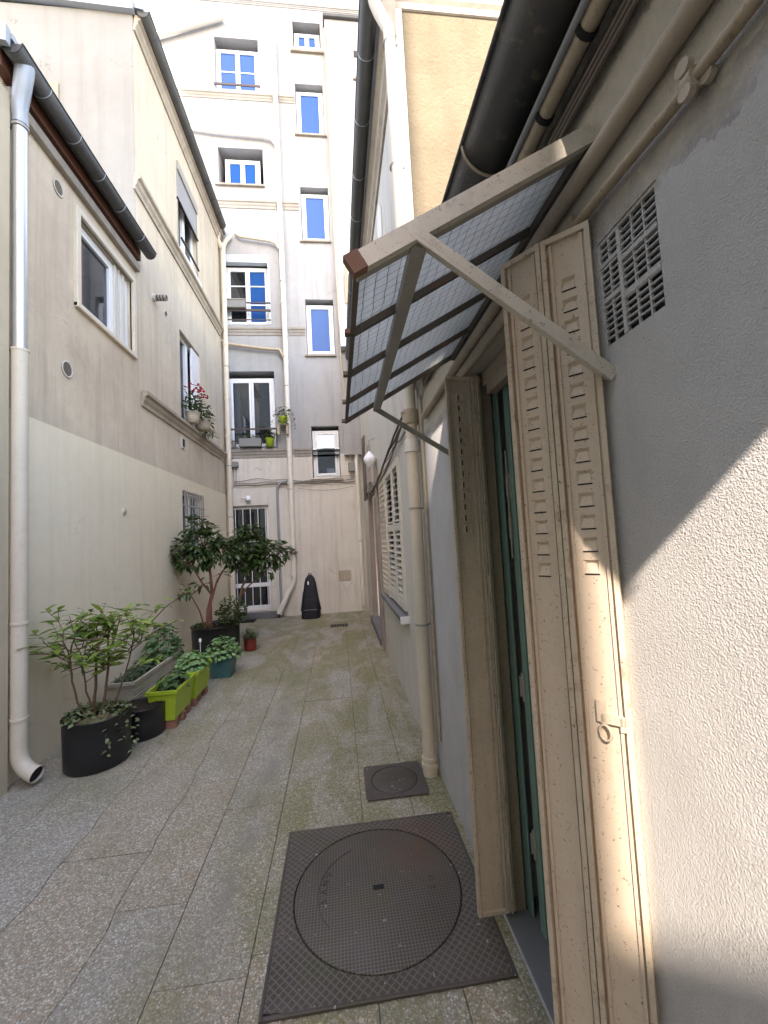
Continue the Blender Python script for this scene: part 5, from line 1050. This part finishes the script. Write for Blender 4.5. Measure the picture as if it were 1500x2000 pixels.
# window box plants on the left ledge
def smallpot(label,c,r,h,mat='stone_trough',name='plant_pot',cat='plant pot',group=None):
    t=thing(name,label,cat,c,group); x,y,z=c
    obj('body',MB().lathe((x,y,z),[(0,.002),(r*.7,.002),(r*.9,h*.5),(r,h*.9),(r*1.06,h*.92),(r*1.06,h),(r*.9,h),(r*.85,h*.85),(0,h*.85)],20),mat,t)
    for k in range(4): obj('rib',MB().tube([(x+r*(.80+.055*k)*math.cos(a),y+r*(.80+.055*k)*math.sin(a),z+h*(.15+.18*k)) for a in [2*math.pi*i/16 for i in range(17)]],.004,5,False),mat,t)
    return t
smallpot('ribbed clay pot on the left ledge, nearer one with pink flowers',(-2.045,6.22,3.262),.10,.17); smallpot('ribbed clay pot on the left ledge, farther and lower leaves',(-2.03,6.62,3.262),.12,.16)
tuft('dark leafy plant topped with magenta flowers on the left ledge',(-2.04,6.22),.14,.2,3.42,.32,240,'leaf_dark',.07,.03,seed=51,zlo=-.3,name='flowering_plant')
tuft('bushy dark plant at the far end of the left ledge',(-2.03,6.62),.15,.2,3.38,.34,260,'leaf_dark',.07,.03,seed=52,zlo=-.5,name='ledge_plant')
fb=MB(); rf=random.Random(8)
for i in range(40):
    c=Vector((-2.03+rf.uniform(-.10,.12),6.3+rf.uniform(-.25,.35),3.72+rf.uniform(0,.10)))
    for k in range(4): add_leaf_geo(fb,[(0,-.012,0),(.028,-.014,.004),(.034,0,.004),(.028,.014,.004),(0,.012,0)],[(0,1,2,3,4)],c,rdir(rf,-.1,.9),rf.uniform(.7,1.2))
fo=tag(obj('flowers',fb,'petal',None,'stuff'),'magenta flowers above the pots on the left ledge','flowers')
tuft('trailing grassy leaves hanging off the left ledge',(-1.98,6.78),.08,.14,3.22,.2,110,'leaf_dark',.10,.014,seed=53,zlo=-.9,zhi=.1,name='trailing_plant')
# sill of first floor window at the back
YS=YB-.05
tb=thing('window_box','dark grey window box on the first floor sill of the back building','planter',(-1.55,YS,3.37)); obj('body',MB().box(-1.86,-1.43,YS-.10,YS+.03,3.372,3.54,.008),'grey_box',tb); obj('soil',MB().box(-1.85,-1.44,YS-.09,YS+.02,3.541,3.545),'soil',tb)
tag(obj('plant_pot',MB().lathe((-1.27,YS-.03,3.372),[(0,.0),(.065,.0),(.085,.16),(.09,.17),(.075,.17),(.07,.15),(0,.15)],18),'lime'),'lime green flowerpot on the first floor sill of the back building','plant pot')
for x,l in ((-2.06,'black flowerpot at the left end of the first floor sill'),(-1.96,'pale metal pot on the first floor sill between black pot and window box')):
    tag(obj('plant_pot',MB().lathe((x,YS-.02,3.372),[(0,0),(.035,0),(.045,.10),(.05,.105),(.04,.105),(0,.09)],14),'pot_black' if x<-2 else 'galv'),l,'plant pot')
tuft('low green plants in the dark window box',(-1.72,YS-.03),.18,.06,3.53,.14,120,'leaf_dark',.05,.02,seed=61,name='sill_plant')
tuft('bushy plant in the lime green flowerpot on the back sill',(-1.27,YS-.05),.11,.09,3.53,.20,150,'leaf_dark',.06,.03,seed=62,name='sill_plant')
tuft('small plants at the left end of the back sill',(-2.0,YS-.02),.09,.05,3.46,.08,50,'leaf_dark',.04,.02,seed=63,name='sill_plant')
hp=thing('hanging_pot','hanging pot strapped to the main drainpipe on the first floor','plant pot',(-1.0,P-.12,3.78)); obj('body',MB().lathe((-.98,P-.10,3.80),[(0,0),(.06,0),(.085,.13),(.09,.14),(.075,.14),(0,.12)],18),'lime',hp); obj('bracket',MB().box(-1.10,-1.05,P-.14,P-.05,3.58,3.80,.005).box(-.93,-.88,P-.14,P-.05,3.58,3.80,.005).box(-1.10,-.88,P-.14,P-.05,3.775,3.80,.005),'pipe_tan',hp)
tuft('straggly plant growing from the pot strapped to the main drainpipe',(-.97,P-.12),.20,.10,3.92,.26,150,'leaf_dark',.05,.026,seed=64,name='hanging_plant',trail=9)
tuft('dried brown wreath of leaves hooked on the main drainpipe',(-.90,P-.08),.09,.06,1.20,.14,150,'cable',.05,.02,seed=65,name='dried_wreath')
wbx=thing('window_box','shallow dark window box behind the rail of the second floor window at the back','planter',(-1.88,YB-.06,6.2)); obj('body',MB().box(-2.08,-1.66,YB-.10,YB+.0,6.24,6.40,.008),'grey_box',wbx); obj('rim',MB().box(-2.09,-1.65,YB-.11,YB+.01,6.40,6.42,.004),'steel_grey',wbx)
